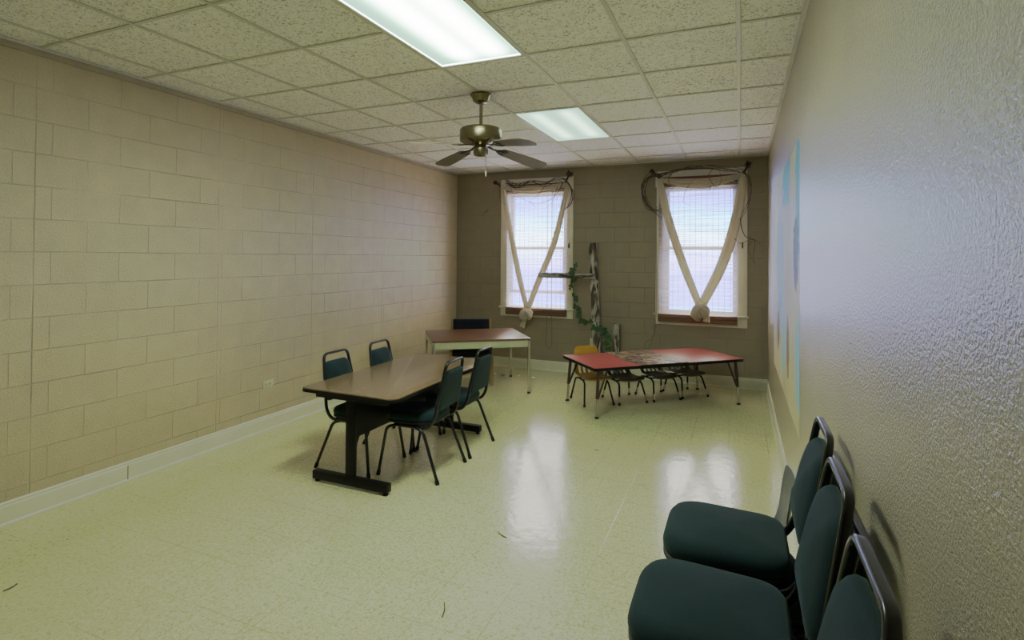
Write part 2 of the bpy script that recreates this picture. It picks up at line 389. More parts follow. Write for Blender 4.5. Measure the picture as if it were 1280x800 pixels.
def box(bm, c, s, bev=0.0, seg=2, mat=None):
    r = bmesh.ops.create_cube(bm, size=1.0)
    vs = r['verts']
    for v in vs: v.co = Vector((v.co.x * s[0], v.co.y * s[1], v.co.z * s[2]))
    if mat is not None:
        for v in vs: v.co = mat @ v.co
    for v in vs: v.co += Vector(c)
    if bev > 0:
        es = list({e for v in vs for e in v.link_edges})
        bmesh.ops.bevel(bm, geom=es, offset=bev, segments=seg, profile=0.5, affect='EDGES', clamp_overlap=True)
    return bm
def bx(c, s, bev=0.0, seg=2): return box(BM(), c, s, bev, seg)
def circ(r, n=10, ry=None): 
    ry = ry or r
    return [(r * math.cos(2 * PI * i / n), ry * math.sin(2 * PI * i / n)) for i in range(n)]
def rrect(w, h, r, n=3):
    pts = []
    for cx, cy, a0 in ((w / 2 - r, h / 2 - r, 0), (-w / 2 + r, h / 2 - r, 90), (-w / 2 + r, -h / 2 + r, 180), (w / 2 - r, -h / 2 + r, 270)):
        for i in range(n + 1):
            a = math.radians(a0 + 90 * i / n); pts.append((cx + r * math.cos(a), cy + r * math.sin(a)))
    return pts
def sweep(bm, pts, prof, ref=None, scales=None, closed=False, caps=True):
    """sweep a closed 2-D profile along pts; profile y axis stays near ref"""
    P = [Vector(p) for p in pts]; n = len(P); rings = []
    up = Vector(ref) if ref is not None else None
    prev = None
    for i in range(n):
        if closed: t = (P[(i + 1) % n] - P[i - 1]).normalized()
        elif i == 0: t = (P[1] - P[0]).normalized()
        elif i == n - 1: t = (P[-1] - P[-2]).normalized()
        else:
            t = ((P[i + 1] - P[i]).normalized() + (P[i] - P[i - 1]).normalized())
            t = t.normalized() if t.length > 1e-6 else (P[i + 1] - P[i]).normalized()
        if up is not None: b = up - t * up.dot(t)
        elif prev is None:
            a = Vector((0, 0, 1)) if abs(t.z) < 0.9 else Vector((1, 0, 0)); b = a - t * a.dot(t)
        else: b = prev - t * prev.dot(t)
        if b.length < 1e-6: b = t.orthogonal()
        b.normalize(); prev = b
        a = t.cross(b)
        s = scales[i] if scales else 1.0
        if not isinstance(s, (tuple, list)): s = (s, s)
        rings.append([bm.verts.new(P[i] + a * (x * s[0]) + b * (y * s[1])) for x, y in prof])
    k = len(prof)
    for i in range(n if closed else n - 1):
        A, B = rings[i], rings[(i + 1) % n]
        for j in range(k): bm.faces.new((A[j], A[(j + 1) % k], B[(j + 1) % k], B[j]))
    if caps and not closed:
        bm.faces.new(rings[0][::-1]); bm.faces.new(rings[-1])
    return bm
def tube(bm, pts, r, n=10, **kw): return sweep(bm, pts, circ(r, n), **kw)
def arc_path(pts, rad, seg=5):
    """polyline with rounded corners"""
    P = [Vector(p) for p in pts]; out = [P[0]]
    for i in range(1, len(P) - 1):
        a, b, c = P[i - 1], P[i], P[i + 1]
        r = rad[i] if isinstance(rad, dict) else rad
        d1 = (a - b); d2 = (c - b)
        l = min(r, d1.length * 0.49, d2.length * 0.49)
        p0 = b + d1.normalized() * l; p1 = b + d2.normalized() * l
        for k in range(seg + 1):
            t = k / seg
            out.append((1 - t) ** 2 * p0 + 2 * t * (1 - t) * b + t * t * p1)
    out.append(P[-1]); return out
def smooth_path(pts, per=8):
    P = [Vector(p) for p in pts]; P = [P[0] * 2 - P[1]] + P + [P[-1] * 2 - P[-2]]
    out = []
    for i in range(1, len(P) - 2):
        p0, p1, p2, p3 = P[i - 1:i + 3]
        for k in range(per):
            t = k / per
            out.append(0.5 * ((2 * p1) + (p2 - p0) * t + (2 * p0 - 5 * p1 + 4 * p2 - p3) * t * t + (3 * p1 - p0 - 3 * p2 + p3) * t ** 3))
    out.append(P[-2]); return out
def lathe(bm, prof, c=(0, 0, 0), n=28):
    rings = []
    for r, z in prof:
        if r < 1e-5: rings.append([bm.verts.new((c[0], c[1], c[2] + z))])
        else: rings.append([bm.verts.new((c[0] + r * math.cos(2 * PI * i / n), c[1] + r * math.sin(2 * PI * i / n), c[2] + z)) for i in range(n)])
    for A, B in zip(rings, rings[1:]):
        for i in range(n):
            j = (i + 1) % n
            if len(A) == 1 and len(B) == 1: continue
            if len(A) == 1: bm.faces.new((A[0], B[i], B[j]))
            elif len(B) == 1: bm.faces.new((A[i], A[j], B[0]))
            else: bm.faces.new((A[i], A[j], B[j], B[i]))
    return bm
def rpoly(corners, rads, seg=5):
    """closed 2-D polygon with rounded corners"""
    n = len(corners); out = []
    for i in range(n):
        a, b, c = Vector(corners[i - 1]), Vector(corners[i]), Vector(corners[(i + 1) % n])
        r = rads[i] if isinstance(rads, (list, tuple)) else rads
        l = min(r, (a - b).length * 0.49, (c - b).length * 0.49)
        p0 = b + (a - b).normalized() * l; p1 = b + (c - b).normalized() * l
        for k in range(seg + 1):
            t = k / seg; q = (1 - t) ** 2 * p0 + 2 * t * (1 - t) * b + t * t * p1
            out.append((q.x, q.y))
    return out
def puff(bm, outline, layers, mapf=None, cap_rings=5, dome=0.0, bot_dome=0.0):
    """cushion: outline shrunk by inset at each (inset, w); domed caps"""
    n = len(outline)
    cx = sum(p[0] for p in outline) / n; cy = sum(p[1] for p in outline) / n
    R = [math.hypot(p[0] - cx, p[1] - cy) for p in outline]
    def ring(f_in, w):
        vs = []
        for (x, y), r in zip(outline, R):
            k = max(0.0, (r - f_in) / r)
            co = (cx + (x - cx) * k, cy + (y - cy) * k, w)
            vs.append(bm.verts.new(mapf(co) if mapf else co))
        return vs
    def cap(inset, w, d):
        rs = []
        for q in range(1, cap_rings):
            f = 1 - q / cap_rings
            vs = []
            for (x, y), r in zip(outline, R):
                k = (r - inset) / r * f
                co = (cx + (x - cx) * k, cy + (y - cy) * k, w + d * (1 - f * f))
                vs.append(bm.verts.new(mapf(co) if mapf else co))
            rs.append(vs)
        co = (cx, cy, w + d); rs.append([bm.verts.new(mapf(co) if mapf else co)])
        return rs
    rings = list(reversed(cap(layers[0][0], layers[0][1], bot_dome))) + [ring(*l) for l in layers] + cap(layers[-1][0], layers[-1][1], dome)
    for A, B in zip(rings, rings[1:]):
        for i in range(n):
            j = (i + 1) % n
            if len(A) == 1: bm.faces.new((A[0], B[i], B[j]))
            elif len(B) == 1: bm.faces.new((A[i], A[j], B[0]))
            else: bm.faces.new((A[i], A[j], B[j], B[i]))
    return bm
def slab(outline, z0, z1, bev=0.003):
    bm = BM(); lo = [bm.verts.new((x, y, z0)) for x, y in outline]; hi = [bm.verts.new((x, y, z1)) for x, y in outline]
    n = len(outline)
    for i in range(n): bm.faces.new((lo[i], lo[(i + 1) % n], hi[(i + 1) % n], hi[i]))
    bm.faces.new(lo[::-1]); f = bm.faces.new(hi)
    if bev > 0:
        es = list(f.edges); bmesh.ops.bevel(bm, geom=es, offset=bev, segments=2, profile=0.5, affect='EDGES')
    return bm
def quad(bm, *pts): return bm.faces.new([bm.verts.new(p) for p in pts])

# ------------------------------------------------------------------ room shell
bm = BM(); box(bm, (W / 2, (YB + YR) / 2, -0.05), (W + 0.4, YB - YR + 0.4, 0.1)); struct('floor', bm, M['floor'], smooth=0)
struct('wall_left', bx((-0.1, (YB + YR) / 2, H / 2 + 0.05), (0.2, YB - YR + 0.4, H + 0.3)), M['left'], smooth=0)
struct('wall_right', bx((W + 0.1, (YB + YR) / 2, H / 2 + 0.05), (0.2, YB - YR + 0.4, H + 0.3)), M['right'], smooth=0)
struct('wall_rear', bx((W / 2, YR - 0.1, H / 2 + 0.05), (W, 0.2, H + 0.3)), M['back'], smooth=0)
OPEN = [(0.845, 1.722, 0.885, 2.515), (3.045, 3.925, 0.885, 2.515)]
bm = BM()
xs = [-0.0, OPEN[0][0], OPEN[0][1], OPEN[1][0], OPEN[1][1], W]; zs = [0.0, 0.885, 2.515, H + 0.15]
for i in range(5):
    for j in range(3):
        if j == 1 and i in (1, 3): continue
        box(bm, ((xs[i] + xs[i + 1]) / 2, YB + 0.1, (zs[j] + zs[j + 1]) / 2), (xs[i + 1] - xs[i], 0.2, zs[j + 1] - zs[j]))
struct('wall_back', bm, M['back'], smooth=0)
# suspended ceiling: one face per lay-in tile
GX = [3.9398 - 0.6096 * i for i in range(-1, 8)]; GY = [3.0996 + 0.6096 * i for i in range(-12, 8)]
def clip(a, lo, hi): return max(lo, min(hi, a))
gx = sorted({round(clip(x, 0, W), 4) for x in GX} | {0, W}); gy = sorted({round(clip(y, YR, YB), 4) for y in GY} | {YR, YB})
FIX = [(2.111, 2.7206, 1.8804, 3.0996), (2.111, 2.7206, 4.3188, 5.538)]
bm = BM()
for i in range(len(gx) - 1):
    for j in range(len(gy) - 1):
        x0, x1, y0, y1 = gx[i], gx[i + 1], gy[j], gy[j + 1]
        mx, my = (x0 + x1) / 2, (y0 + y1) / 2
        if any(a < mx < b and c < my < d for a, b, c, d in FIX): continue
        f = quad(bm, (x0, y0, H + 0.006), (x0, y1, H + 0.006), (x1, y1, H + 0.006), (x1, y0, H + 0.006))
        f.material_index = random.choice([0, 0, 1])
        if abs(mx - (3.9398 - 0.3)) < 0.2 and abs(my - (3.0996 + 1.5 * 0.6096)) < 0.2: f.material_index = 2
box(bm, (W / 2, (YB + YR) / 2, H + 0.35), (W + 0.4, YB - YR + 0.4, 0.04))
struct('ceiling', bm, [M['tile_a'], M['tile_b'], M['tile_c']], smooth=0)
bm = BM()
for x in GX:
    if 0.02 < x < W - 0.02: box(bm, (x, (YB + YR) / 2, H + 0.002), (0.024, YB - YR, 0.008), 0.0015, 1)
for y in GY:
    if YR < y < YB:
        for a, b in ((0.0, 2.111), (2.7206, W)) if any(c + 0.1 < y < d - 0.1 for _, _, c, d in FIX) else ((0.0, W),):
            box(bm, ((a + b) / 2, y, H + 0.0025), (b - a, 0.022, 0.006), 0.0015, 1)
struct('trim_1', bm, M['grid'], smooth=0)            # T-bars
bm = BM()
box(bm, (0.011, (YB + YR) / 2, H - 0.004), (0.022, YB - YR, 0.012)); box(bm, (W - 0.011, (YB + YR) / 2, H - 0.004), (0.022, YB - YR, 0.012))
box(bm, (W / 2, YB - 0.011, H - 0.004), (W, 0.022, 0.012))
struct('trim_2', bm, M['grid'], smooth=0)            # wall angle
struct('trim_3', bx((0.006, (YB + YR) / 2, H - 0.03), (0.012, YB - YR, 0.035), 0.003), M['dkline'])
def baseboard(name, p, q, nrm):
    """profile board with cap bead and shoe"""
    p, q = Vector(p), Vector(q); nv = Vector(nrm)
    prof = [(0, 0), (0.020, 0), (0.020, 0.012), (0.014, 0.022), (0.014, 0.112), (0.010, 0.120), (0.011, 0.132), (0.006, 0.140), (0, 0.140)]
    bm = BM()
    A = [bm.verts.new(p + nv * a + Vector((0, 0, b))) for a, b in prof]; B = [bm.verts.new(q + nv * a + Vector((0, 0, b))) for a, b in prof]
    n = len(prof)
    for i in range(n): bm.faces.new((A[i], A[(i + 1) % n], B[(i + 1) % n], B[i]))
    bm.faces.new(A[::-1]); bm.faces.new(B)
    struct(name, bm, M['trim'], smooth=25)
baseboard('baseboard_left', (0, YR, 0), (0, YB, 0), (1, 0, 0))
baseboard('baseboard_back', (0, YB, 0), (W, YB, 0), (0, -1, 0))
baseboard('baseboard_right', (W, YR, 0), (W, YB, 0), (-1, 0, 0))
struct('trim_4', bx((0.0165, 2.43, 0.066), (0.006, 0.004, 0.10)), M['dkline'], smooth=0)   # joint in the baseboard

# ------------------------------------------------------------------ windows
def window(idx, o, sash_low):
    x0, x1, z0, z1 = o
    w = bpy.data.objects.new('window_%d' % idx, None); COL.objects.link(w); w['kind'] = 'structure'
    t = 0.108
    bm = BM()
    for x in (x0 - t / 2, x1 + t / 2): box(bm, (x, YB - 0.010, (z0 + z1 + 0.197) / 2), (t, 0.020, z1 - z0 + 0.197), 0.004)
    box(bm, ((x0 + x1) / 2, YB - 0.011, z1 + 0.099), (x1 - x0 + 2 * t, 0.022, 0.197), 0.004)
    for x in (x0 + 0.008, x1 - 0.008): box(bm, (x, YB + 0.07, (z0 + z1) / 2), (0.016, 0.145, z1 - z0))
    box(bm, ((x0 + x1) / 2, YB + 0.07, z1 - 0.008), (x1 - x0, 0.145, 0.016))
    obj('window_frame', bm, M['wtrim'], w)
    bm = BM(); box(bm, ((x0 + x1) / 2, YB + 0.03, z0 - 0.012), (x1 - x0 + 2 * t + 0.035, 0.15, 0.026), 0.006)
    obj('window_sill', bm, M['wtrim'], w)
    obj('apron', bx(((x0 + x1) / 2, YB - 0.009, z0 - 0.085), (x1 - x0 + 2 * t, 0.018, 0.12), 0.004), M['wtrim'], w)
    mr = 1.72
    for k, (a, b, y) in enumerate(((mr - 0.02, z1 - 0.016, YB + 0.095), (sash_low, mr + 0.02, YB + 0.055))):
        bm = BM(); l, r = x0 + 0.016, x1 - 0.016
        for x in (l + 0.022, r - 0.022): box(bm, (x, y, (a + b) / 2), (0.044, 0.032, b - a), 0.003)
        box(bm, ((l + r) / 2, y, a + 0.022), (r - l, 0.032, 0.044), 0.003); box(bm, ((l + r) / 2, y, b - 0.02), (r - l, 0.032, 0.04), 0.003)
        s = obj('sash', bm, M['sash'], w)
        bm = BM(); quad(bm, (l + 0.03, y, a + 0.03), (r - 0.03, y, a + 0.03), (r - 0.03, y, b - 0.03), (l + 0.03, y, b - 0.03))
        obj('pane', bm, M['glass'], s, smooth=0)
    bm = BM(); x = x1 + 0.052; z = 1.755
    box(bm, (x, YB - 0.023, z), (0.016, 0.006, 0.075), 0.002); sweep(bm, smooth_path([(x, YB - 0.026, z + 0.02), (x, YB - 0.05, z + 0.01), (x, YB - 0.052, z - 0.02), (x, YB - 0.03, z - 0.03)], 4), circ(0.005, 8))
    obj('latch', bm, M['iron'], w)
window(1, OPEN[0], 1.075)
window(2, OPEN[1], 0.885)

def blind(o, label, roll_z, cords, group):
    x0, x1 = o
    yb = YB - 0.058
    t = thing('bamboo_blind', label, 'blind', (0, 0, 0), 0, group)
    bm = BM(); quad(bm, (x0, yb, roll_z[1] - 0.02), (x1, yb, roll_z[1] - 0.02), (x1, yb, 2.52), (x0, yb, 2.52)); obj('blind_sheet', bm, M['blind'], t, smooth=0)
    bm = BM(); sweep(bm, [(x0 - 0.01, yb, 2.61), (x1 + 0.01, yb, 2.61)], rrect(0.03, 0.035, 0.006)); obj('head_rail', bm, M['bamboo_red'], t)
    bm = BM()
    for k in range(6):
        sweep(bm, [(x0 - 0.008, yb - 0.012, 2.505 + 0.02 * k + random.uniform(-0.004, 0.004)), (x1 + 0.008, yb - 0.012, 2.505 + 0.02 * k + random.uniform(-0.004, 0.004))], circ(0.007, 7))
    obj('valance', bm, M['bamboo_red'], t)
    bm = BM(); zc = (roll_z[0] + roll_z[1]) / 2; h = roll_z[1] - roll_z[0]
    for k in range(9):
        a = 2 * PI * k / 9
        sweep(bm, [(x0 - 0.004, yb - 0.014 + 0.014 * math.cos(a), zc + h * 0.43 * math.sin(a)), (x1 + 0.004, yb - 0.014 + 0.014 * math.cos(a), zc + h * 0.43 * math.sin(a))], circ(0.011, 7))
    obj('bottom_roll', bm, M['bamboo'], t)
    bm = BM()
    for c in cords: tube(bm, smooth_path(c, 6), 0.0035, 6)
    obj('pull_cord', bm, M['cord'], t)
    return t
yc = YB - 0.095
blind((0.853, 1.752), 'thin bamboo blind on the window beside the desk, cord loop hanging below its sill', (0.775, 0.872),
      [[(1.487, yc, 2.5), (1.487, yc, 1.5), (1.487, yc, 0.9), (1.475, yc, 0.55), (1.467, yc, 0.40), (1.50, yc, 0.335), (1.548, yc, 0.36), (1.555, yc, 0.55), (1.55, yc, 0.9), (1.55, yc, 1.5), (1.55, yc, 2.5)],
       [(1.57, yc, 2.5), (1.575, yc, 2.0), (1.574, yc, 1.78)], [(1.70, yc, 2.5), (1.703, yc, 2.1), (1.703, yc, 1.86)]], 'bamboo blinds')
blind((2.985, 3.917), 'thin bamboo blind on the window above the red table', (0.785, 0.880),
      [[(2.95, yc, 2.5), (2.95, yc, 1.6), (2.94, yc, 0.75), (2.90, yc, 0.55), (2.84, yc, 0.52), (2.82, yc, 0.45), (2.86, yc, 0.42), (2.90, yc, 0.50), (2.955, yc, 0.75), (2.96, yc, 1.6), (2.96, yc, 2.5)]], 'bamboo blinds')

# ------------------------------------------------------------------ scarf curtains, brackets, vines
def fold_prof(w, d, n=26, folds=5, seed=0):
    rnd = random.Random(seed); ph = rnd.random() * 6
    return [(w / 2 * math.cos(2 * PI * i / n), d / 2 * math.sin(2 * PI * i / n) * (1 + 0.45 * math.sin(folds * 2 * PI * i / n + ph))) for i in range(n)]
def scarf(label, lt, rt, wl, wr, swag, knot, kr, tail, group, depth):
    t = thing('scarf_curtain', label, 'curtain', (0, 0, 0), 0, group)
    y = YB - 0.125
    for nm, pts, w, sd in (('curtain_tail', lt, wl, 1), ('curtain_tail', rt, wr, 2)):
        P = smooth_path([(a, y - 0.004 * i, b) for i, (a, b) in enumerate(pts)], 9); n = len(P)
        sc = [(0.55 + 0.45 * math.sin(PI * min(1, 0.18 + 0.62 * i / n)), 1.0) for i in range(n)]
        sc = [(s[0] if i > 2 else s[0] * (0.7 + 0.1 * i), 1) for i, s in enumerate(sc)]
        bm = BM(); sweep(bm, P, fold_prof(w, 0.035, seed=sd), ref=(0, 1, 0), scales=sc); obj(nm, bm, M['muslin'], t, smooth=70)
    # swag: folded cloth hanging between the brackets
    (xa, za), (xb, zb), sag, h = swag
    bm = BM(); nu, nv = 28, 14; G = []
    for i in range(nu + 1):
        u = i / nu; row = []
        s = 4 * u * (1 - u)
        for j in range(nv + 1):
            v = j / nv
            hh = h * (0.55 + 0.45 * s)
            z = za + (zb - za) * u - sag * s * (0.45 + 0.55 * v) - hh * (v - 0.25)
            yy = y - 0.008 - 0.012 * math.sin(v * 3 * 2 * PI + 1.2 * u) - 0.02 * s * math.sin(PI * v)
            row.append(bm.verts.new((xa + (xb - xa) * u, yy, z)))
        G.append(row)
    for i in range(nu):
        for j in range(nv): bm.faces.new((G[i][j], G[i + 1][j], G[i + 1][j + 1], G[i][j + 1]))
    o = obj('swag', bm, M['muslin'], t, smooth=80)
    md = o.modifiers.new('thick', 'SOLIDIFY'); md.thickness = 0.004
    # knot: three wrapped lobes
    kx, kz = knot
    bm = BM()
    for a0, sx, sz, dy in ((0.5, 1.0, 1.05, 0), (-0.7, 0.85, 0.95, -0.02), (1.4, 0.8, 0.8, -0.035)):
        ca, sa = math.cos(a0), math.sin(a0); P = []
        for i in range(15):
            th = PI * (i / 14 - 0.5) * 1.25
            px, pz = kr * 0.55 * sx * math.sin(th) * 1.25, kr * 0.42 * math.cos(th)
            P.append((kx + ca * px - sa * pz, y - 0.03 + dy - 0.025 * math.cos(th), kz + sa * px + ca * pz - kr * 0.15))
        sweep(bm, P, fold_prof(kr * 0.95, kr * 0.8, 18, 4, 3), scales=[0.5 + 0.5 * math.sin(PI * (0.1 + 0.8 * i / 14)) for i in range(15)])
    bmesh.ops.create_icosphere(bm, subdivisions=3, radius=kr * 0.72, matrix=Matrix.Translation((kx, y - 0.03, kz)) @ Matrix.Diagonal((1, 0.75, 1.1, 1)))
    obj('knot', bm, M['muslin'], t, smooth=80)
    bm = BM(); P = smooth_path([(a, y - 0.035, b) for a, b in tail], 6); n = len(P)
    sweep(bm, P, fold_prof(0.075, 0.04, 20, 4, 5), ref=(0, 1, 0), scales=[(0.45 + 0.75 * i / n, 1) for i in range(n)]); obj('tail_end', bm, M['muslin'], t, smooth=70)
    return t
scarf('cream scarf curtain in a V over the window beside the desk, knot below sill',
      [(0.800, 2.63), (0.925, 2.005), (1.075, 1.323), (1.200, 0.86)], [(1.785, 2.60), (1.605, 1.83), (1.351, 1.217), (1.215, 0.86)], 0.085, 0.09,
      ((0.82, 2.60), (1.775, 2.60), 0.06, 0.085), (1.208, 0.800), 0.095, [(1.195, 0.75), (1.165, 0.69), (1.135, 0.61)], 'scarf curtains', 0)
scarf('cream scarf curtain in a V over the window above the red table',
      [(3.000, 2.60), (3.097, 2.146), (3.274, 1.569), (3.478, 1.03)], [(3.985, 2.59), (3.904, 2.059), (3.751, 1.524), (3.525, 1.03)], 0.105, 0.128,
      ((3.00, 2.605), (3.985, 2.61), 0.10, 0.07), (3.502, 0.945), 0.115, [(3.55, 0.95), (3.575, 0.88), (3.570, 0.81)], 'scarf curtains', 0)
def bracket(x, z, dx, dz, label):
    t = thing('curtain_bracket', label, 'bracket', (x, YB, z), 0, 'dark curtain brackets')
    bm = BM(); sweep(bm, [(0, -0.0, 0), (0, -0.115, 0)], circ(0.009, 8)); sweep(bm, [(0, -0.115, 0), (dx, -0.115, dz)], circ(0.013, 8)); obj('arm', bm, M['iron'], t)
    R = Matrix.Rotation(math.atan2(dz, dx), 4, 'Y')
    bm = BM(); box(bm, (0, -0.115, 0), (0.05, 0.05, 0.055), 0.010, 2, mat=Matrix.Rotation(-math.atan2(dz, dx), 4, 'Y')); obj('finial', bm, M['iron'], t)
bracket(0.690, 2.665, 0.135, -0.085, 'dark curtain bracket beside the desk window, on its corner by the block wall')
bracket(1.805, 2.735, -0.06, -0.115, 'dark curtain bracket beside the desk window, on its corner towards the cross')
bracket(2.905, 2.705, 0.10, -0.085, 'dark curtain bracket above the red table, on the window corner with the vine coil')
bracket(4.040, 2.730, -0.055, -0.115, 'dark curtain bracket above the red table, on the window corner by the mural')
def vine(label, paths, group):
    bm = BM()
    for P, r in paths:
        Q = smooth_path(P, 7); n = len(Q)
        tube(bm, Q, r * 1.15, 5, scales=[1.0 - 0.65 * i / n for i in range(n)])
    o = obj('twig_garland', bm, M['twig'], None); tag(o, label, 'garland', group); return o
rnd = random.Random(3); yv = YB - 0.16
def jig(P, a): return [(x + rnd.uniform(-a, a), y + rnd.uniform(-0.02, 0.02), z + rnd.uniform(-a, a)) for x, y, z in P]
paths = []
for k in range(6):
    paths.append((jig([(0.88, yv, 2.66), (1.05, yv, 2.60), (1.25, yv, 2.63), (1.45, yv, 2.60), (1.62, yv, 2.66), (1.76, yv, 2.63)], 0.035), 0.0055))
for k in range(3):
    paths.append((jig([(1.74, yv, 2.65), (1.83, yv, 2.58), (1.86, yv, 2.45), (1.83, yv, 2.33), (1.76, yv, 2.24)], 0.025), 0.007))
paths += [(jig([(1.72, yv, 2.62), (1.64, yv, 2.47), (1.50, yv, 2.37), (1.32, yv, 2.34), (1.16, yv, 2.39), (1.05, yv, 2.47)], 0.01), 0.0055),
          (jig([(1.48, yv, 2.62), (1.42, yv, 2.50), (1.34, yv, 2.43), (1.24, yv, 2.38)], 0.01), 0.0045),
          (jig([(1.66, yv, 2.55), (1.58, yv, 2.42), (1.53, yv, 2.32), (1.44, yv, 2.26)], 0.01), 0.0035),
          (jig([(0.99, yv, 2.66), (0.96, yv, 2.58), (1.00, yv, 2.47), (0.98, yv, 2.43)], 0.01), 0.0035),
          (jig([(1.68, yv, 2.48), (1.65, yv, 2.40), (1.68, yv, 2.30), (1.60, yv, 2.24)], 0.01), 0.003),
          (jig([(1.62, yv, 2.47), (1.60, yv, 2.38), (1.57, yv, 2.30)], 0.01), 0.003),
          (jig([(0.78, yv, 2.66), (0.76, yv, 2.52), (0.79, yv, 2.40), (0.90, yv, 2.33)], 0.01), 0.003),
          (jig([(1.25, yv, 2.38), (1.32, yv, 2.31), (1.40, yv, 2.28)], 0.01), 0.003)]
vine('dark grapevine twigs twined along the top of the window beside the desk', paths, 'grapevine garlands')
paths = []
for k in range(11):
    d = 0.012 * k
    paths.append((jig([(3.02, yv, 2.63), (2.92, yv, 2.66), (2.83 - d / 2, yv, 2.52), (2.85 - d / 2, yv, 2.34), (2.93 - d / 3, yv, 2.20), (3.03, yv, 2.12 + d)], 0.03), 0.005))
for k in range(7):
    paths.append((jig([(2.98, yv, 2.64), (3.18, yv, 2.68), (3.38, yv, 2.72), (3.60, yv, 2.72), (3.80, yv, 2.68), (3.98, yv, 2.64)], 0.03), 0.005))
for k in range(2):
    paths.append((jig([(3.98, yv, 2.65), (4.05, yv, 2.55), (4.06, yv, 2.38), (4.02, yv, 2.22), (3.95, yv, 2.08)], 0.02), 0.0055))
paths += [(jig([(3.66, yv, 2.70), (3.60, yv, 2.60), (3.68, yv, 2.47), (3.74, yv, 2.56), (3.70, yv, 2.70)], 0.008), 0.004),
          (jig([(3.16, yv, 2.66), (3.12, yv, 2.55), (3.20, yv, 2.50)], 0.01), 0.004),
          (jig([(3.40, yv, 2.56), (3.33, yv, 2.43), (3.30, yv, 2.30), (3.38, yv, 2.24)], 0.006), 0.004),
          (jig([(3.62, yv, 2.48), (3.60, yv, 2.40)], 0.004), 0.004),
          (jig([(3.95, yv, 2.08), (3.96, yv, 1.95), (4.00, yv, 1.87), (4.07, yv, 1.82), (4.12, yv, 1.78), (4.10, yv, 1.62), (4.12, yv, 1.52)], 0.008), 0.005),
          (jig([(4.05, yv, 1.83), (4.14, yv, 1.80), (4.18, yv, 1.73)], 0.008), 0.0035), (jig([(4.07, yv, 1.80), (4.03, yv, 1.70), (4.10, yv, 1.55)], 0.01), 0.003),
          (jig([(3.88, yv, 1.84), (3.94, yv, 1.78), (4.02, yv, 1.80), (4.10, yv, 1.84)], 0.006), 0.003),
          (jig([(3.02, yv, 2.12), (3.06, yv, 2.00), (3.14, yv, 1.90)], 0.008), 0.003), (jig([(3.20, yv, 2.70), (3.13, yv, 2.63), (3.05, yv, 2.60)], 0.01), 0.004)]
vine('dark grapevine twigs coiled around the top of the window above the red table', paths, 'grapevine garlands')
# small dry twig stuck to the wall by the corner
bm = BM(); tube(bm, smooth_path([(0.43, YB - 0.006, 2.22), (0.48, YB - 0.02, 2.25), (0.53, YB - 0.012, 2.275)], 5), 0.006, 5, scales=[0.4 + 0.06 * i for i in range(11)])
tag(obj('hanging_twig', bm, M['twig'], None), 'tiny dry twig stuck on the block wall beside the window by the desk', 'twig')

# ------------------------------------------------------------------ ceiling lights and fan
def fixture(f, lens, label):
    x0, x1, y0, y1 = f
    t = thing('fluorescent_ceiling_light', label, 'ceiling light', ((x0 + x1) / 2, (y0 + y1) / 2, H), 0, 'lay-in fluorescent ceiling lights')
    w, l = x1 - x0 - 0.02, y1 - y0 - 0.02
    bm = BM()
    for s in (-1, 1):
        box(bm, (s * (w / 2 - 0.006), 0, 0.002), (0.016, l, 0.010), 0.002, 1); box(bm, (0, s * (l / 2 - 0.006), 0.002), (w, 0.016, 0.010), 0.002, 1)
    box(bm, (0, 0, 0.10), (w, l, 0.01))
    for s in (-1, 1): box(bm, (s * w / 2, 0, 0.055), (0.004, l, 0.1)); box(bm, (0, s * l / 2, 0.055), (w, 0.004, 0.1))
    obj('housing', bm, M['grid'], t, smooth=0)
    bm = BM(); quad(bm, (-w / 2 + 0.012, -l / 2 + 0.012, 0.004), (-w / 2 + 0.012, l / 2 - 0.012, 0.004), (w / 2 - 0.012, l / 2 - 0.012, 0.004), (w / 2 - 0.012, -l / 2 + 0.012, 0.004))
    obj('diffuser', bm, lens, t, smooth=0)
fixture(FIX[0], M['lens_near'], 'bright fluorescent ceiling panel on the camera side of the fan')
fixture(FIX[1], M['lens_far'], 'dimmer greenish fluorescent ceiling panel between the fan and the windows')

fan = thing('ceiling_fan', 'antique brass ceiling fan with four dark wooden blades', 'ceiling fan', (2.105, 3.715, 0))
obj('canopy', lathe(BM(), [(0, H), (0.082, H), (0.083, H - 0.012), (0.072, H - 0.022), (0.060, H - 0.055), (0.040, H - 0.068), (0, H - 0.07)]), M['brass'], fan)
obj('downrod', lathe(BM(), [(0, H - 0.06), (0.0125, H - 0.06), (0.0125, 2.62), (0.022, 2.60), (0.022, 2.57), (0, 2.57)], n=16), M['brass'], fan)
obj('motor_housing', lathe(BM(), [(0, 2.590), (0.05, 2.590), (0.10, 2.585), (0.146, 2.580), (0.157, 2.574), (0.162, 2.562), (0.162, 2.492), (0.158, 2.480), (0.146, 2.474), (0.09, 2.468), (0.06, 2.450), (0, 2.446)], n=40), M['brass'], fan)
obj('switch_housing', lathe(BM(), [(0, 2.450), (0.042, 2.450), (0.045, 2.435), (0.056, 2.425), (0.056, 2.385), (0.050, 2.372), (0.02, 2.366), (0, 2.366)]), M['brass'], fan)
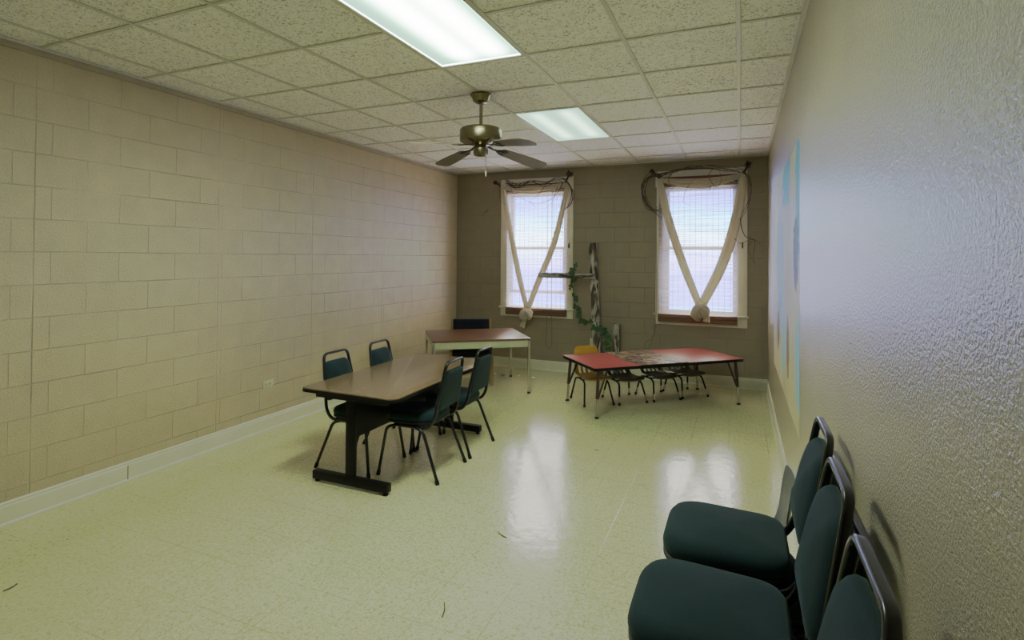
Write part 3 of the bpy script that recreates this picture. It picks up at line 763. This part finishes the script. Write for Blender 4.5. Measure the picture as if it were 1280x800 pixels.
for k in range(4):
    a = math.radians((66, 150, -113, -29)[k]); ca, sa = math.cos(a), math.sin(a); tip = (0.70, 0.625, 0.67, 0.615)[k]
    pitch = math.radians((-13, 3, -13, -13)[k])
    def mp(r, s, h):
        z = 2.447 - (r - 0.10) * 0.13
        return (ca * r - sa * s * math.cos(pitch), sa * r + ca * s * math.cos(pitch), z + s * math.sin(pitch) + h)
    bm = BM(); nr, ns = 22, 8; top, bot = [], []
    for i in range(nr + 1):
        u = i / nr; r = 0.205 + (tip - 0.205) * u
        hw = 0.050 + 0.020 * min(1, u * 1.6)
        if u > 0.9: hw *= math.sqrt(max(0.0, 1 - ((u - 0.9) / 0.1) ** 2 * 0.80))
        if u < 0.08: hw *= 0.75 + 0.25 * math.sqrt(u / 0.08)
        top.append([bm.verts.new(mp(r, hw * (2 * j / ns - 1), 0.003)) for j in range(ns + 1)]); bot.append([bm.verts.new(mp(r, hw * (2 * j / ns - 1), -0.003)) for j in range(ns + 1)])
    for i in range(nr):
        for j in range(ns):
            bm.faces.new((top[i][j], top[i + 1][j], top[i + 1][j + 1], top[i][j + 1])); bm.faces.new((bot[i][j], bot[i][j + 1], bot[i + 1][j + 1], bot[i + 1][j]))
        for j in (0, ns): bm.faces.new((top[i][j], bot[i][j], bot[i + 1][j], top[i + 1][j]))
    for i in (0, nr):
        for j in range(ns): bm.faces.new((top[i][j], top[i][j + 1], bot[i][j + 1], bot[i][j]))
    bl = obj('blade', bm, M['bladewood'], fan)
    bm = BM(); sweep(bm, [mp(0.075, 0, 0.0), mp(0.12, 0, -0.006), mp(0.18, 0, -0.006), mp(0.25, 0, -0.006)], rrect(0.030, 0.008, 0.003), ref=mp(0.1, 0, 1), scales=[(0.9, 1), (0.7, 1), (1.0, 1), (1.7, 1)])
    for s in (-1, 1): sweep(bm, [mp(0.17, s * 0.01, -0.006), mp(0.215, s * 0.034, -0.006), mp(0.255, s * 0.034, -0.006)], circ(0.006, 6))
    obj('blade_iron', bm, M['iron'], bl)
bm = BM(); tube(bm, [(0.052, -0.02, 2.40), (0.056, -0.022, 2.33), (0.056, -0.022, 2.245)], 0.0022, 6)
ch = obj('pull_chain', bm, M['cord'], fan)
obj('fob', lathe(BM(), [(0, 2.25), (0.005, 2.245), (0.006, 2.22), (0.004, 2.205), (0, 2.20)], (0.056, -0.022, 0), 10), M['plate'], ch)

# ------------------------------------------------------------------ green stacking chairs
def make_stack_chair():
    t = thing('stacking_chair', '', 'chair')
    FZ = 0.368
    prof = rrect(0.022, 0.022, 0.008)
    for s in (-1, 1):
        for nm, P in (('leg', [(0.215, s * 0.222, 0.012), (0.165, s * 0.196, FZ - 0.02), (0.09, s * 0.192, FZ)]), ('leg', [(-0.268, s * 0.222, 0.012), (-0.135, s * 0.196, FZ - 0.02), (-0.06, s * 0.192, FZ)])):
            bm = BM(); sweep(bm, arc_path(P, 0.055, 6), circ(0.0115, 10)); lg = obj(nm, bm, M['frame'], t)
            d = (Vector(P[1]) - Vector(P[0])).normalized()
            bm = BM(); sweep(bm, [Vector(P[0]) - d * 0.012, Vector(P[0]) + d * 0.022], circ(0.0145, 10)); obj('rubber_foot', bm, M['rubber'], lg)
        bm = BM(); sweep(bm, [(0.095, s * 0.192, FZ), (-0.065, s * 0.192, FZ)], circ(0.0112, 10)); obj('seat_rail', bm, M['frame'], t)
    # back loop: under the seat, round the bend and up over the top
    half = [(0.10, 0.170, FZ + 0.010), (-0.165, 0.178, FZ - 0.004), (-0.215, 0.178, FZ + 0.06), (-0.288, 0.133, 0.832)]
    P = half + [(x, -y, z) for x, y, z in reversed(half)]
    bm = BM(); sweep(bm, arc_path(P, {1: 0.05, 2: 0.05, 3: 0.048, 4: 0.048, 5: 0.05, 6: 0.05}, 8), rrect(0.0175, 0.024, 0.007), ref=(1, 0, 0.14))
    obj('back_frame', bm, M['frame'], t)
    bm = BM()
    for x in (-0.12, 0.08): sweep(bm, [(x, -0.192, FZ + 0.004), (x, 0.192, FZ + 0.004)], circ(0.009, 8))
    obj('cross_bar', bm, M['frame'], t)
    out = rpoly([(0.205, -0.205), (0.205, 0.205), (-0.185, 0.175), (-0.185, -0.175)], [0.14, 0.14, 0.08, 0.08], 9)
    bm = puff(BM(), out, [(0.010, 0.378), (0.0, 0.382), (0.0, 0.396), (0.006, 0.400)]); obj('seat_pan', bm, M['vinyl'], t)
    bm = puff(BM(), out, [(0.012, 0.400), (0.002, 0.404), (-0.002, 0.418), (0.002, 0.434), (0.014, 0.448), (0.034, 0.456)], cap_rings=6, dome=0.014); obj('seat', bm, M['fabric'], t, smooth=80)
    # backrest pad: trapezoid held inside the loop, puffed to the front
    o2 = rpoly([(-0.172, 0.0), (0.172, 0.0), (0.136, 0.288), (-0.136, 0.288)], [0.05, 0.05, 0.06, 0.06], 7)
    def mp(c):
        u, v, w = c
        return Vector((-0.226 - 0.062 * (v / 0.30) + w, u, 0.485 + v))
    bm = puff(BM(), o2, [(0.014, -0.016), (0.004, -0.012), (0.0, 0.002), (0.006, 0.014), (0.022, 0.028)], mp, 6, 0.024, -0.004); obj('backrest', bm, M['fabric'], t, smooth=80)
    return t
c0 = make_stack_chair(); used = []
G1 = 'green chairs around the brown folding table'
place(c0, used, (1.29, 3.385, 0), 0.0, 'green padded chair between brown table and block wall, nearest the outlet', G1)
place(c0, used, (1.285, 3.955, 0), math.radians(2), 'green padded chair between brown table and block wall, nearer the desk', G1)
place(c0, used, (1.735, 3.475, 0), math.radians(182.5), 'green padded chair on the open floor side of the table, seen before the other', G1)
place(c0, used, (1.725, 4.005, 0), math.radians(181), 'green padded chair on the open floor side of the table, closer to the desk', G1)
G2 = 'green chairs stacked along the textured wall'
pos = [('level with the small grey chair', 2.005, 3.915, 0.108), ('in the middle of the wall row', 1.525, 3.888, 0.118), ('closest to the camera', 1.035, 3.862, 0.130)]
lev = ('bottom green chair of the stack %s', 'second green chair of the stack %s', 'top green chair of the stack %s')
for nm, y, x, dz in pos:
    for k in range(3):
        place(c0, used, (x + (0.037, 0.038, 0.0)[k], y - 0.004 * k, dz * k), math.radians(180), lev[k] % nm, G2)

# small grey plastic chair beyond the stacks and the little school chairs share a moulded shell
def shell_mesh(prof, w0, w1, slots, rows, nu=22, top_round=True):
    P = smooth_path([(x, 0, z) for x, z in prof], 5); nv = len(P); bm = BM(); G = []
    for j, p in enumerate(P):
        f = j / (nv - 1); hw = (w0 + (w1 - w0) * f) / 2
        e = min(j, nv - 1 - j) / 4
        if e < 1: hw *= 0.80 + 0.20 * math.sqrt(1 - (1 - e) ** 2)
        row = []
        for i in range(nu + 1):
            s = 2 * i / nu - 1
            dish = 0.022 * (s * s) ** 1.3
            row.append(bm.verts.new((p.x + (dish if f > 0.5 else 0), s * hw, p.z + (dish * 0.6 if f <= 0.5 else 0))))
        G.append(row)
    for j in range(nv - 1):
        for i in range(nu):
            if i in slots and rows[0] <= j / (nv - 1) <= rows[1]: continue
            bm.faces.new((G[j][i], G[j][i + 1], G[j + 1][i + 1], G[j + 1][i]))
    return bm
def school_chair(name, seat_z, back_h, wid, plas, legmat, tipmat, label, group, fx=0.19, rx=-0.19, sp=0.165, slots=(4, 5, 8, 9, 12, 13, 16, 17)):
    t = thing(name, label, 'chair', (0, 0, 0), 0, group)
    d = wid * 0.5
    prof = [(d * 1.05, seat_z - 0.022), (d * 0.98, seat_z), (d * 0.5, seat_z - 0.002), (0, seat_z - 0.010), (-d * 0.55, seat_z - 0.004), (-d * 0.90, seat_z + 0.025),
            (-d * 1.05, seat_z + 0.30 * back_h), (-d * 1.13, seat_z + 0.65 * back_h), (-d * 1.22, seat_z + back_h)]
    o = obj('seat_shell', shell_mesh(prof, wid, wid * 0.88, slots, (0.56, 0.84)), plas, t, smooth=80)
    md = o.modifiers.new('thick', 'SOLIDIFY'); md.thickness = 0.006; md.offset = 0
    md = o.modifiers.new('soft', 'SUBSURF'); md.levels = 1; md.render_levels = 1
    fz = seat_z - 0.028
    for s in (-1, 1):
        for a, b in ((fx, 0.09), (rx, -0.11)):
            P = [(a, s * sp, 0.012), (b + (0.03 if a > 0 else -0.03), s * sp * 0.80, fz - 0.012), (b - (0.05 if a > 0 else -0.05), s * sp * 0.78, fz)]
            bm = BM(); sweep(bm, arc_path(P, 0.04, 5), circ(0.010, 8)); lg = obj('leg', bm, legmat, t)
            dv = (Vector(P[1]) - Vector(P[0]))
            bm = BM(); sweep(bm, [Vector(P[0]) - dv.normalized() * 0.01, Vector(P[0]) + dv * 0.36], circ(0.0103, 8)); tp = obj('leg_tip', bm, tipmat, lg)
            bm = BM(); sweep(bm, [Vector(P[0]) - dv.normalized() * 0.012, Vector(P[0]) + dv.normalized() * 0.014], circ(0.0135, 8)); obj('glide', bm, M['rubber'], lg)
        bm = BM(); sweep(bm, [(0.05, s * sp * 0.78, fz), (-0.07, s * sp * 0.78, fz)], circ(0.0098, 8)); obj('seat_rail', bm, legmat, t)
    bm = BM()
    for x in (0.045, -0.065): sweep(bm, [(x, -sp * 0.78, fz), (x, sp * 0.78, fz)], circ(0.008, 8))
    obj('cross_bar', bm, legmat, t)
    return t
g = school_chair('plastic_chair', 0.40, 0.300, 0.36, M['greyplas'], M['frame'], M['frame'], 'blue grey plastic chair standing beyond the green chair stacks', None, 0.21, -0.21, 0.20, ())
g.location = (3.94, 2.50, 0); g.rotation_euler = (0, 0, PI)

# ------------------------------------------------------------------ brown table
tb = thing('folding_table', 'brown laminate table on black T legs with green chairs tucked in', 'table')
top = rpoly([(1.10, 2.915), (1.90, 2.905), (1.885, 4.405), (1.10, 4.415)], [0.05, 0.085, 0.085, 0.085], 6)
obj('tabletop', slab(top, 0.652, 0.662, 0.0015), M['brownlam'], tb)
bm = slab([(1.5 + (x - 1.5) * 1.003, 3.66 + (y - 3.66) * 1.002) for x, y in top], 0.634, 0.6555, 0.004); obj('edge_band', bm, M['blackedge'], tb)
for y in (2.99, 4.355):
    bm = BM(); box(bm, (1.49, y, 0.34), (0.072, 0.034, 0.58), 0.004); lg = obj('leg', bm, M['blacksteel'], tb)
    obj('foot', bx((1.49, y, 0.047), (0.635, 0.055, 0.058), 0.006), M['blacksteel'], lg)
    obj('top_bar', bx((1.49, y, 0.610), (0.60, 0.04, 0.035), 0.004), M['blacksteel'], lg)
    for x in (1.20, 1.78): obj('glide', lathe(BM(), [(0, 0.0), (0.018, 0.0), (0.018, 0.008), (0.008, 0.012), (0.008, 0.022), (0, 0.022)], (x, y, 0), 14), M['rubber'], lg)
obj('modesty_panel', bx((1.49, 3.67, 0.478), (0.020, 1.34, 0.30), 0.003), M['blacksteel'], tb)

# ------------------------------------------------------------------ desk and wooden chair behind it
dk = thing('utility_desk', 'walnut topped desk with pale enamel apron and thin metal legs', 'desk', (0.968, 5.905, 0), math.radians(36.8))
LX, LY = 1.145, 0.925
obj('tabletop', slab(rpoly([(-LX / 2, -LY / 2), (LX / 2, -LY / 2), (LX / 2, LY / 2), (-LX / 2, LY / 2)], 0.008, 3), 0.622, 0.645, 0.003), M['walnut'], dk)
bm = BM()
for s in (-1, 1): box(bm, (0, s * (LY / 2 - 0.015), 0.582), (LX - 0.04, 0.016, 0.078), 0.002); box(bm, (s * (LX / 2 - 0.015), 0, 0.582), (0.016, LY - 0.04, 0.078), 0.002)
obj('apron', bm, M['deskpaint'], dk)
for sx in (-1, 1):
    for sy in (-1, 1):
        x, y = sx * (LX / 2 - 0.018), sy * (LY / 2 - 0.018)
        lg = obj('leg', bx((x, y, 0.32), (0.030, 0.030, 0.60), 0.003), M['chrome'], dk)
        obj('foot_cap', bx((x, y, 0.011), (0.033, 0.033, 0.022), 0.003), M['rubber'], lg)
wc = thing('wooden_frame_chair', 'navy upholstered chair with light wooden sled frame behind the desk', 'chair', (0.785, 6.145, 0), math.radians(-61.9))
for s in (-1, 1):
    bm = BM(); y = s * 0.255
    box(bm, (0.245, y, 0.21), (0.042, 0.030, 0.42), 0.004); box(bm, (0.0, y, 0.016), (0.52, 0.024, 0.032), 0.004); box(bm, (0.0, y, 0.40), (0.50, 0.024, 0.04), 0.004)
    sweep(bm, [(-0.235, y, 0.016), (-0.235, y, 0.42), (-0.272, y, 0.765)], rrect(0.032, 0.024, 0.004), ref=(0, 1, 0))
    obj('side_frame', bm, M['oak'], wc)
obj('stretcher', bx((-0.14, 0, 0.10), (0.024, 0.50, 0.05), 0.004), M['oak'], wc)
out = rpoly([(0.25, -0.237), (0.25, 0.237), (-0.22, 0.237), (-0.22, -0.237)], 0.04, 5)
obj('seat', puff(BM(), out, [(0.02, 0.345), (0.0, 0.36), (0.0, 0.42), (0.02, 0.438)], dome=0.012), M['blackfab'], wc, smooth=80)
o2 = rpoly([(-0.238, 0.0), (0.238, 0.0), (0.238, 0.235), (-0.238, 0.235)], 0.018, 4)
obj('backrest', puff(BM(), o2, [(0.012, -0.022), (0.0, -0.015), (0.0, 0.018), (0.014, 0.03)], lambda c: Vector((-0.250 - 0.09 * c[1] + c[2], c[0], 0.530 + c[1])), dome=0.008), M['navy'], wc, smooth=80)

# ------------------------------------------------------------------ red children's table, jigsaw, little chairs
AZ = math.radians(41.6)
kt = thing('childrens_table', 'low red laminate childrens table with black edge and splayed brown legs', 'table', (3.062, 6.075, 0), AZ)
TX, TY = 1.815, 0.765
out = rpoly([(-TX / 2, -TY / 2), (TX / 2, -TY / 2), (TX / 2, TY / 2), (-TX / 2, TY / 2)], 0.02, 4)
obj('tabletop', slab([(x * 0.996, y * 0.992) for x, y in out], 0.495, 0.5015, 0.001), M['red'], kt)
obj('edge_band', slab(out, 0.470, 0.499, 0.004), M['blackedge'], kt)
for sx in (-1, 1):
    for sy in (-1, 1):
        fx_, fy_ = sx * (TX / 2 - 0.045), sy * (TY / 2 - 0.035)
        foot = Vector((fx_, fy_, 0.0)); knee = Vector((fx_ - sx * 0.008, fy_ - sy * 0.006, 0.19))
        bm = BM(); sweep(bm, [knee, (fx_ - sx * 0.028, fy_ - sy * 0.02, 0.472)], circ(0.0165, 10))
        sweep(bm, [knee + Vector((-sx * 0.012, 0, 0.01)), (fx_ - sx * 0.13, fy_ - sy * 0.02, 0.472)], circ(0.0105, 8))
        lg = obj('leg', bm, M['brownsteel'], kt)
        bm = BM(); sweep(bm, [foot + Vector((0, 0, 0.012)), knee + Vector((-sx * 0.002, 0, 0.02))], circ(0.0125, 10)); obj('chrome_tip', bm, M['chrome'], lg)
        obj('glide', lathe(BM(), [(0, 0), (0.022, 0), (0.022, 0.006), (0.014, 0.018), (0, 0.02)], foot, 14), M['rubber'], lg)
# jigsaw on its mat, laid across the table and just over the near edge
jz = thing('jigsaw_puzzle', 'many coloured jigsaw picture on a thin board lying across the red table', 'jigsaw puzzle', (3.062, 6.075, 0.5018), AZ)
ux, uy = math.cos(AZ), math.sin(AZ)
obj('board', bx((-0.105, -0.010, 0.003), (0.56, TY + 0.005, 0.006), 0.0015), M['puzzle'], jz)
jl = obj('front_lip', bx((-0.105, -TY / 2 - 0.011, -0.012), (0.56, 0.004, 0.038), 0.001), M['blackedge'], jz)
kused = []
gname = 'small brown slotted chairs under the red table'
ky = school_chair('school_chair', 0.285, 0.30, 0.33, M['yellow'], M['blacksteel'], M['blacksteel'], 'small yellow plastic chair at the end of the red table', None, 0.195, -0.195, 0.17, (4, 5, 8, 9, 12, 13, 16, 17))
ky.location = (2.445, 5.835, 0); ky.rotation_euler = (0, 0, math.radians(-52))
kb = school_chair('school_chair', 0.262, 0.195, 0.32, M['brownplas'], M['blacksteel'], M['chrome'], '', gname, 0.185, -0.185, 0.172, (4, 5, 8, 9, 12, 13, 16, 17))
place(kb, kused, (2.762, 6.05, 0), math.radians(-48), 'small brown slotted chair under the red table, next to the yellow one', gname)
place(kb, kused, (3.085, 6.335, 0), math.radians(-48), 'small brown slotted chair under the red table, below the edge of the jigsaw', gname)
place(kb, kused, (3.360, 6.615, 0), math.radians(-48), 'small brown slotted chair under the red table, furthest along from the yellow one', gname)

# ------------------------------------------------------------------ timber cross, stump post, ivy
def rough_beam(p, q, w, d, seed, ref):
    rnd = random.Random(seed); bm = BM(); n = 22
    P = [Vector(p).lerp(Vector(q), i / n) for i in range(n + 1)]
    prof = rrect(w, d, min(w, d) * 0.22, 3)
    sweep(bm, P, prof, ref=ref, scales=[(1 + rnd.uniform(-0.07, 0.07), 1 + rnd.uniform(-0.07, 0.07)) for _ in P])
    for v in bm.verts: v.co += Vector((rnd.uniform(-1, 1), rnd.uniform(-1, 1), rnd.uniform(-1, 1))) * 0.0025
    return bm
cr = thing('timber_cross', 'weathered timber cross leaning on the back wall between the windows', 'cross', (2.235, 6.99, 0))
obj('upright', rough_beam((0.0, 0.0, 0.0), (-0.112, 0.10, 1.785), 0.104, 0.075, 5, (0, 1, 0)), M['bark'], cr)
bm = rough_beam((0, 0, 0.0), (0, 0, 0.80), 0.074, 0.055, 6, (0, 1, 0))
ca = obj('crossarm', bm, M['bark'], cr); ca.rotation_euler = (0, math.radians(-90), 0); ca.location = (-0.045, -0.005, 1.345)
bm = rough_beam((0, 0, 0), (0.0, 0.0, 0.715), 0.085, 0.08, 9, (0, 1, 0))
tag(obj('timber_post', bm, M['bark'], None, loc=(2.455, 7.085, 0), rot=(0, math.radians(-0.6), 0)), 'short weathered timber post against the back wall beside the cross', 'post')
iv = thing('ivy_garland', 'green ivy garland looped over the arm of the timber cross', 'garland', (0, 0, 0))
stem_pts = [(1.93, 6.93, 1.50), (1.90, 6.90, 1.40), (1.885, 6.90, 1.30), (1.90, 6.93, 1.15), (1.905, 6.96, 1.02), (1.955, 6.97, 0.88), (2.00, 6.97, 0.78), (2.09, 6.93, 0.76), (2.18, 6.90, 0.70), (2.29, 6.95, 0.64), (2.36, 6.97, 0.57), (2.34, 6.97, 0.42), (2.33, 6.98, 0.30)]
S = smooth_path(stem_pts, 8)
obj('vine_stem', tube(BM(), S, 0.0045, 6), M['stem'], iv)
bm = BM(); rnd = random.Random(11)
def leaf(c, size, rot):
    sh = [(0, 0), (0.30, -0.18), (0.56, 0.02), (0.52, 0.34), (0.30, 0.52), (0.20, 0.80), (0, 1.05), (-0.20, 0.80), (-0.30, 0.52), (-0.52, 0.34), (-0.56, 0.02), (-0.30, -0.18)]
    ce = bm.verts.new(Vector(c) + rot @ Vector((0, 0.32 * size, -0.10 * size)))
    vs = [bm.verts.new(Vector(c) + rot @ Vector((x * size, y * size, 0.06 * size * abs(x)))) for x, y in sh]
    for i in range(len(vs)): bm.faces.new((ce, vs[i], vs[(i + 1) % len(vs)]))
for i in range(36):
    p = S[int(i * (len(S) - 1) / 35)]
    if abs(p.x - 2.17) < 0.03: continue
    rot = Matrix.Rotation(rnd.uniform(0, 2 * PI), 3, 'Y') @ Matrix.Rotation(math.radians(90 + rnd.uniform(-35, 35)), 3, 'X') @ Matrix.Rotation(rnd.uniform(-0.4, 0.4), 3, 'Z')
    big = 1.25 if p.x > 2.25 else (1.0 if p.z < 1.05 or p.z > 1.25 else 0.75)
    leaf(p + Vector((rnd.uniform(-0.03, 0.03), -0.012 + rnd.uniform(-0.02, 0.015), rnd.uniform(-0.03, 0.03))), rnd.uniform(0.055, 0.085) * big, rot)
obj('foliage', bm, M['leaf'], iv, smooth=60)

# ------------------------------------------------------------------ mural, outlets, floor scraps
bm = BM(); quad(bm, (W - 0.0008, 3.40, 0.58), (W - 0.0008, 3.40, 2.275), (W - 0.0008, 5.90, 2.275), (W - 0.0008, 5.90, 0.58)); tag(obj('wall_mural', bm, M['mural'], None, smooth=0), 'faded blue and tan painted mural on the textured wall', 'mural')
def outlet(name, loc, rz, horiz, label):
    t = thing(name, label, 'outlet', loc, rz, 'ivory wall outlets')
    w, h = (0.118, 0.072) if horiz else (0.072, 0.118)
    obj('cover_plate', bx((0, -0.004, 0), (w, 0.008, h), 0.003), M['plate'], t)
    for s in (-1, 1):
        c = (s * 0.021, -0.0085, 0) if horiz else (0, -0.0085, s * 0.021)
        so = obj('socket', bx(c, (0.030, 0.002, 0.030), 0.001), M['plate'], t)
        bm = BM()
        for q in (-1, 1): box(bm, (c[0] + q * 0.006, c[1] - 0.001, c[2] + 0.003), (0.0022, 0.002, 0.009))
        obj('slot', bm, M['dark'], so)
outlet('wall_outlet', (0.0, 3.645, 0.42), math.radians(90), True, 'ivory outlet plate set sideways low on the block wall near the brown table')
outlet('wall_outlet', (2.108, YB, 0.435), 0, False, 'ivory outlet plate on the back wall behind the timber cross')
SC = [(0.892, 6.651, 'just under the desk beside the wooden chair'), (1.028, 6.611, 'under the desk near its far leg'), (1.243, 6.653, 'beside the far metal leg of the desk'), (1.455, 6.626, 'on open floor between the desk and the cross')]
for i, (x, y, w) in enumerate(SC):
    rnd = random.Random(20 + i); bm = BM()
    bmesh.ops.create_icosphere(bm, subdivisions=2, radius=0.014 + 0.006 * (i % 2))
    for v in bm.verts: v.co = Vector((v.co.x * 1.3, v.co.y, v.co.z * 0.55)) * rnd.uniform(0.75, 1.2) + Vector((0, 0, 0.010))
    bm2 = tag(obj('paper_scrap', bm, M['paper'], None, smooth=0, loc=(x, y, 0)), 'tiny white paper scrap on the floor ' + w, 'scrap', 'paper scraps by the desk')
ST = [(2.726, 2.125, 0.10, 115, 'in front of the chair stacks'), (0.761, 1.442, 0.06, 100, 'near the block wall baseboard'), (2.70, 2.83, 0.085, -30, 'in the middle of the open floor'), (2.865, 4.379, 0.035, 10, 'in front of the red table')]
for x, y, l, a, w in ST:
    ca, sa = math.cos(math.radians(a)), math.sin(math.radians(a))
    bm = BM(); tube(bm, smooth_path([(-ca * l / 2, -sa * l / 2, 0.003), (0.006 * sa, -0.006 * ca, 0.004), (ca * l / 2, sa * l / 2, 0.003)], 5), 0.003, 5)
    tag(obj('straw_bit', bm, M['straw'], None, loc=(x, y, 0)), 'bit of dry brown straw on the floor ' + w, 'straw', 'straw bits on the floor')

# ------------------------------------------------------------------ daylight
wd = bpy.data.worlds.new('daylight'); scn.world = wd; wd.use_nodes = True
nt = wd.node_tree; bg = nt.nodes['Background']
tc = N(nt, 'ShaderNodeTexCoord'); sp = N(nt, 'ShaderNodeSeparateXYZ'); L(nt, tc.outputs['Generated'], sp.inputs[0])
mpn = N(nt, 'ShaderNodeMapping'); mpn.inputs['Scale'].default_value = (2.5, 2.5, 16); L(nt, tc.outputs['Generated'], mpn.inputs['Vector'])
nz = noise(nt, mpn.outputs[0], 1.6, 4, 0.55)
e = math_n(nt, 'ADD', sp.outputs['Z'], math_n(nt, 'MULTIPLY', math_n(nt, 'SUBTRACT', nz.outputs['Fac'], 0.5), 0.09))
fac = math_n(nt, 'MULTIPLY_ADD', e, 2.5, 0.5, clamp=True)
sky = ramp(nt, fac, [(0.0, (0.50, 0.44, 0.36)), (0.14, (0.40, 0.42, 0.50)), (0.24, (0.22, 0.72, 1.3)), (0.30, (0.25, 0.36, 1.5)), (0.42, (0.26, 0.34, 1.6)), (0.50, (0.55, 0.62, 1.6)), (0.59, (0.80, 1.15, 1.5)), (0.67, (0.34, 0.80, 1.6)), (0.76, (0.19, 0.30, 1.55)), (0.88, (0.45, 0.52, 1.1)), (1.0, (1.0, 0.88, 0.72))])
L(nt, sky, bg.inputs['Color']); bg.inputs['Strength'].default_value = 14.0

# ------------------------------------------------------------------ camera
f, cy, yaw, pit, rol = 671.788, 312.9635, 0.4017, 0.0125, 0.0072
cam = bpy.data.cameras.new('camera'); co = bpy.data.objects.new('camera', cam); COL.objects.link(co); scn.camera = co
F = Vector((-math.sin(yaw) * math.cos(pit), math.cos(yaw) * math.cos(pit), math.sin(pit)))
R0 = Vector((math.cos(yaw), math.sin(yaw), 0)); U0 = R0.cross(F)
R = math.cos(rol) * R0 + math.sin(rol) * U0; U = -math.sin(rol) * R0 + math.cos(rol) * U0
co.matrix_world = Matrix(((R.x, U.x, -F.x, 3.952), (R.y, U.y, -F.y, 0.0), (R.z, U.z, -F.z, 1.5901), (0, 0, 0, 1)))
cam.sensor_fit = 'HORIZONTAL'; cam.sensor_width = 36; cam.lens = 36 * f / 1280; cam.shift_y = -(400 - cy) / 1280; cam.clip_start = 0.02

# ------------------------------------------------------------------ exposure: phone-style highlight roll-off
vs = scn.view_settings
vs.view_transform = 'Standard'; vs.look = 'None'; vs.exposure = 0.0; vs.gamma = 1.0
vs.use_curve_mapping = True
cm = vs.curve_mapping; WL = 40.0
cm.white_level = (WL, WL, WL); cm.black_level = (0, 0, 0)
c = cm.curves[3]
pts = [(0.02, 0.024), (0.05, 0.082), (0.16, 0.30), (0.32, 0.40), (0.64, 0.475), (1.2, 0.56), (2.0, 0.64), (3.5, 0.75), (6.0, 0.85), (10.0, 0.92), (20.0, 0.97)]
c.points[0].location = (0, 0); c.points[1].location = (1, 1)
for x, y in pts: c.points.new(x / WL, y)
for p_ in c.points: p_.handle_type = 'VECTOR'
cm.update()
scn.cycles.use_denoising = True
scn.cycles.max_bounces = 10; scn.cycles.diffuse_bounces = 6; scn.cycles.transparent_max_bounces = 12
scn.cycles.caustics_reflective = False; scn.cycles.caustics_refractive = False
scn.cycles.sample_clamp_indirect = 6.0
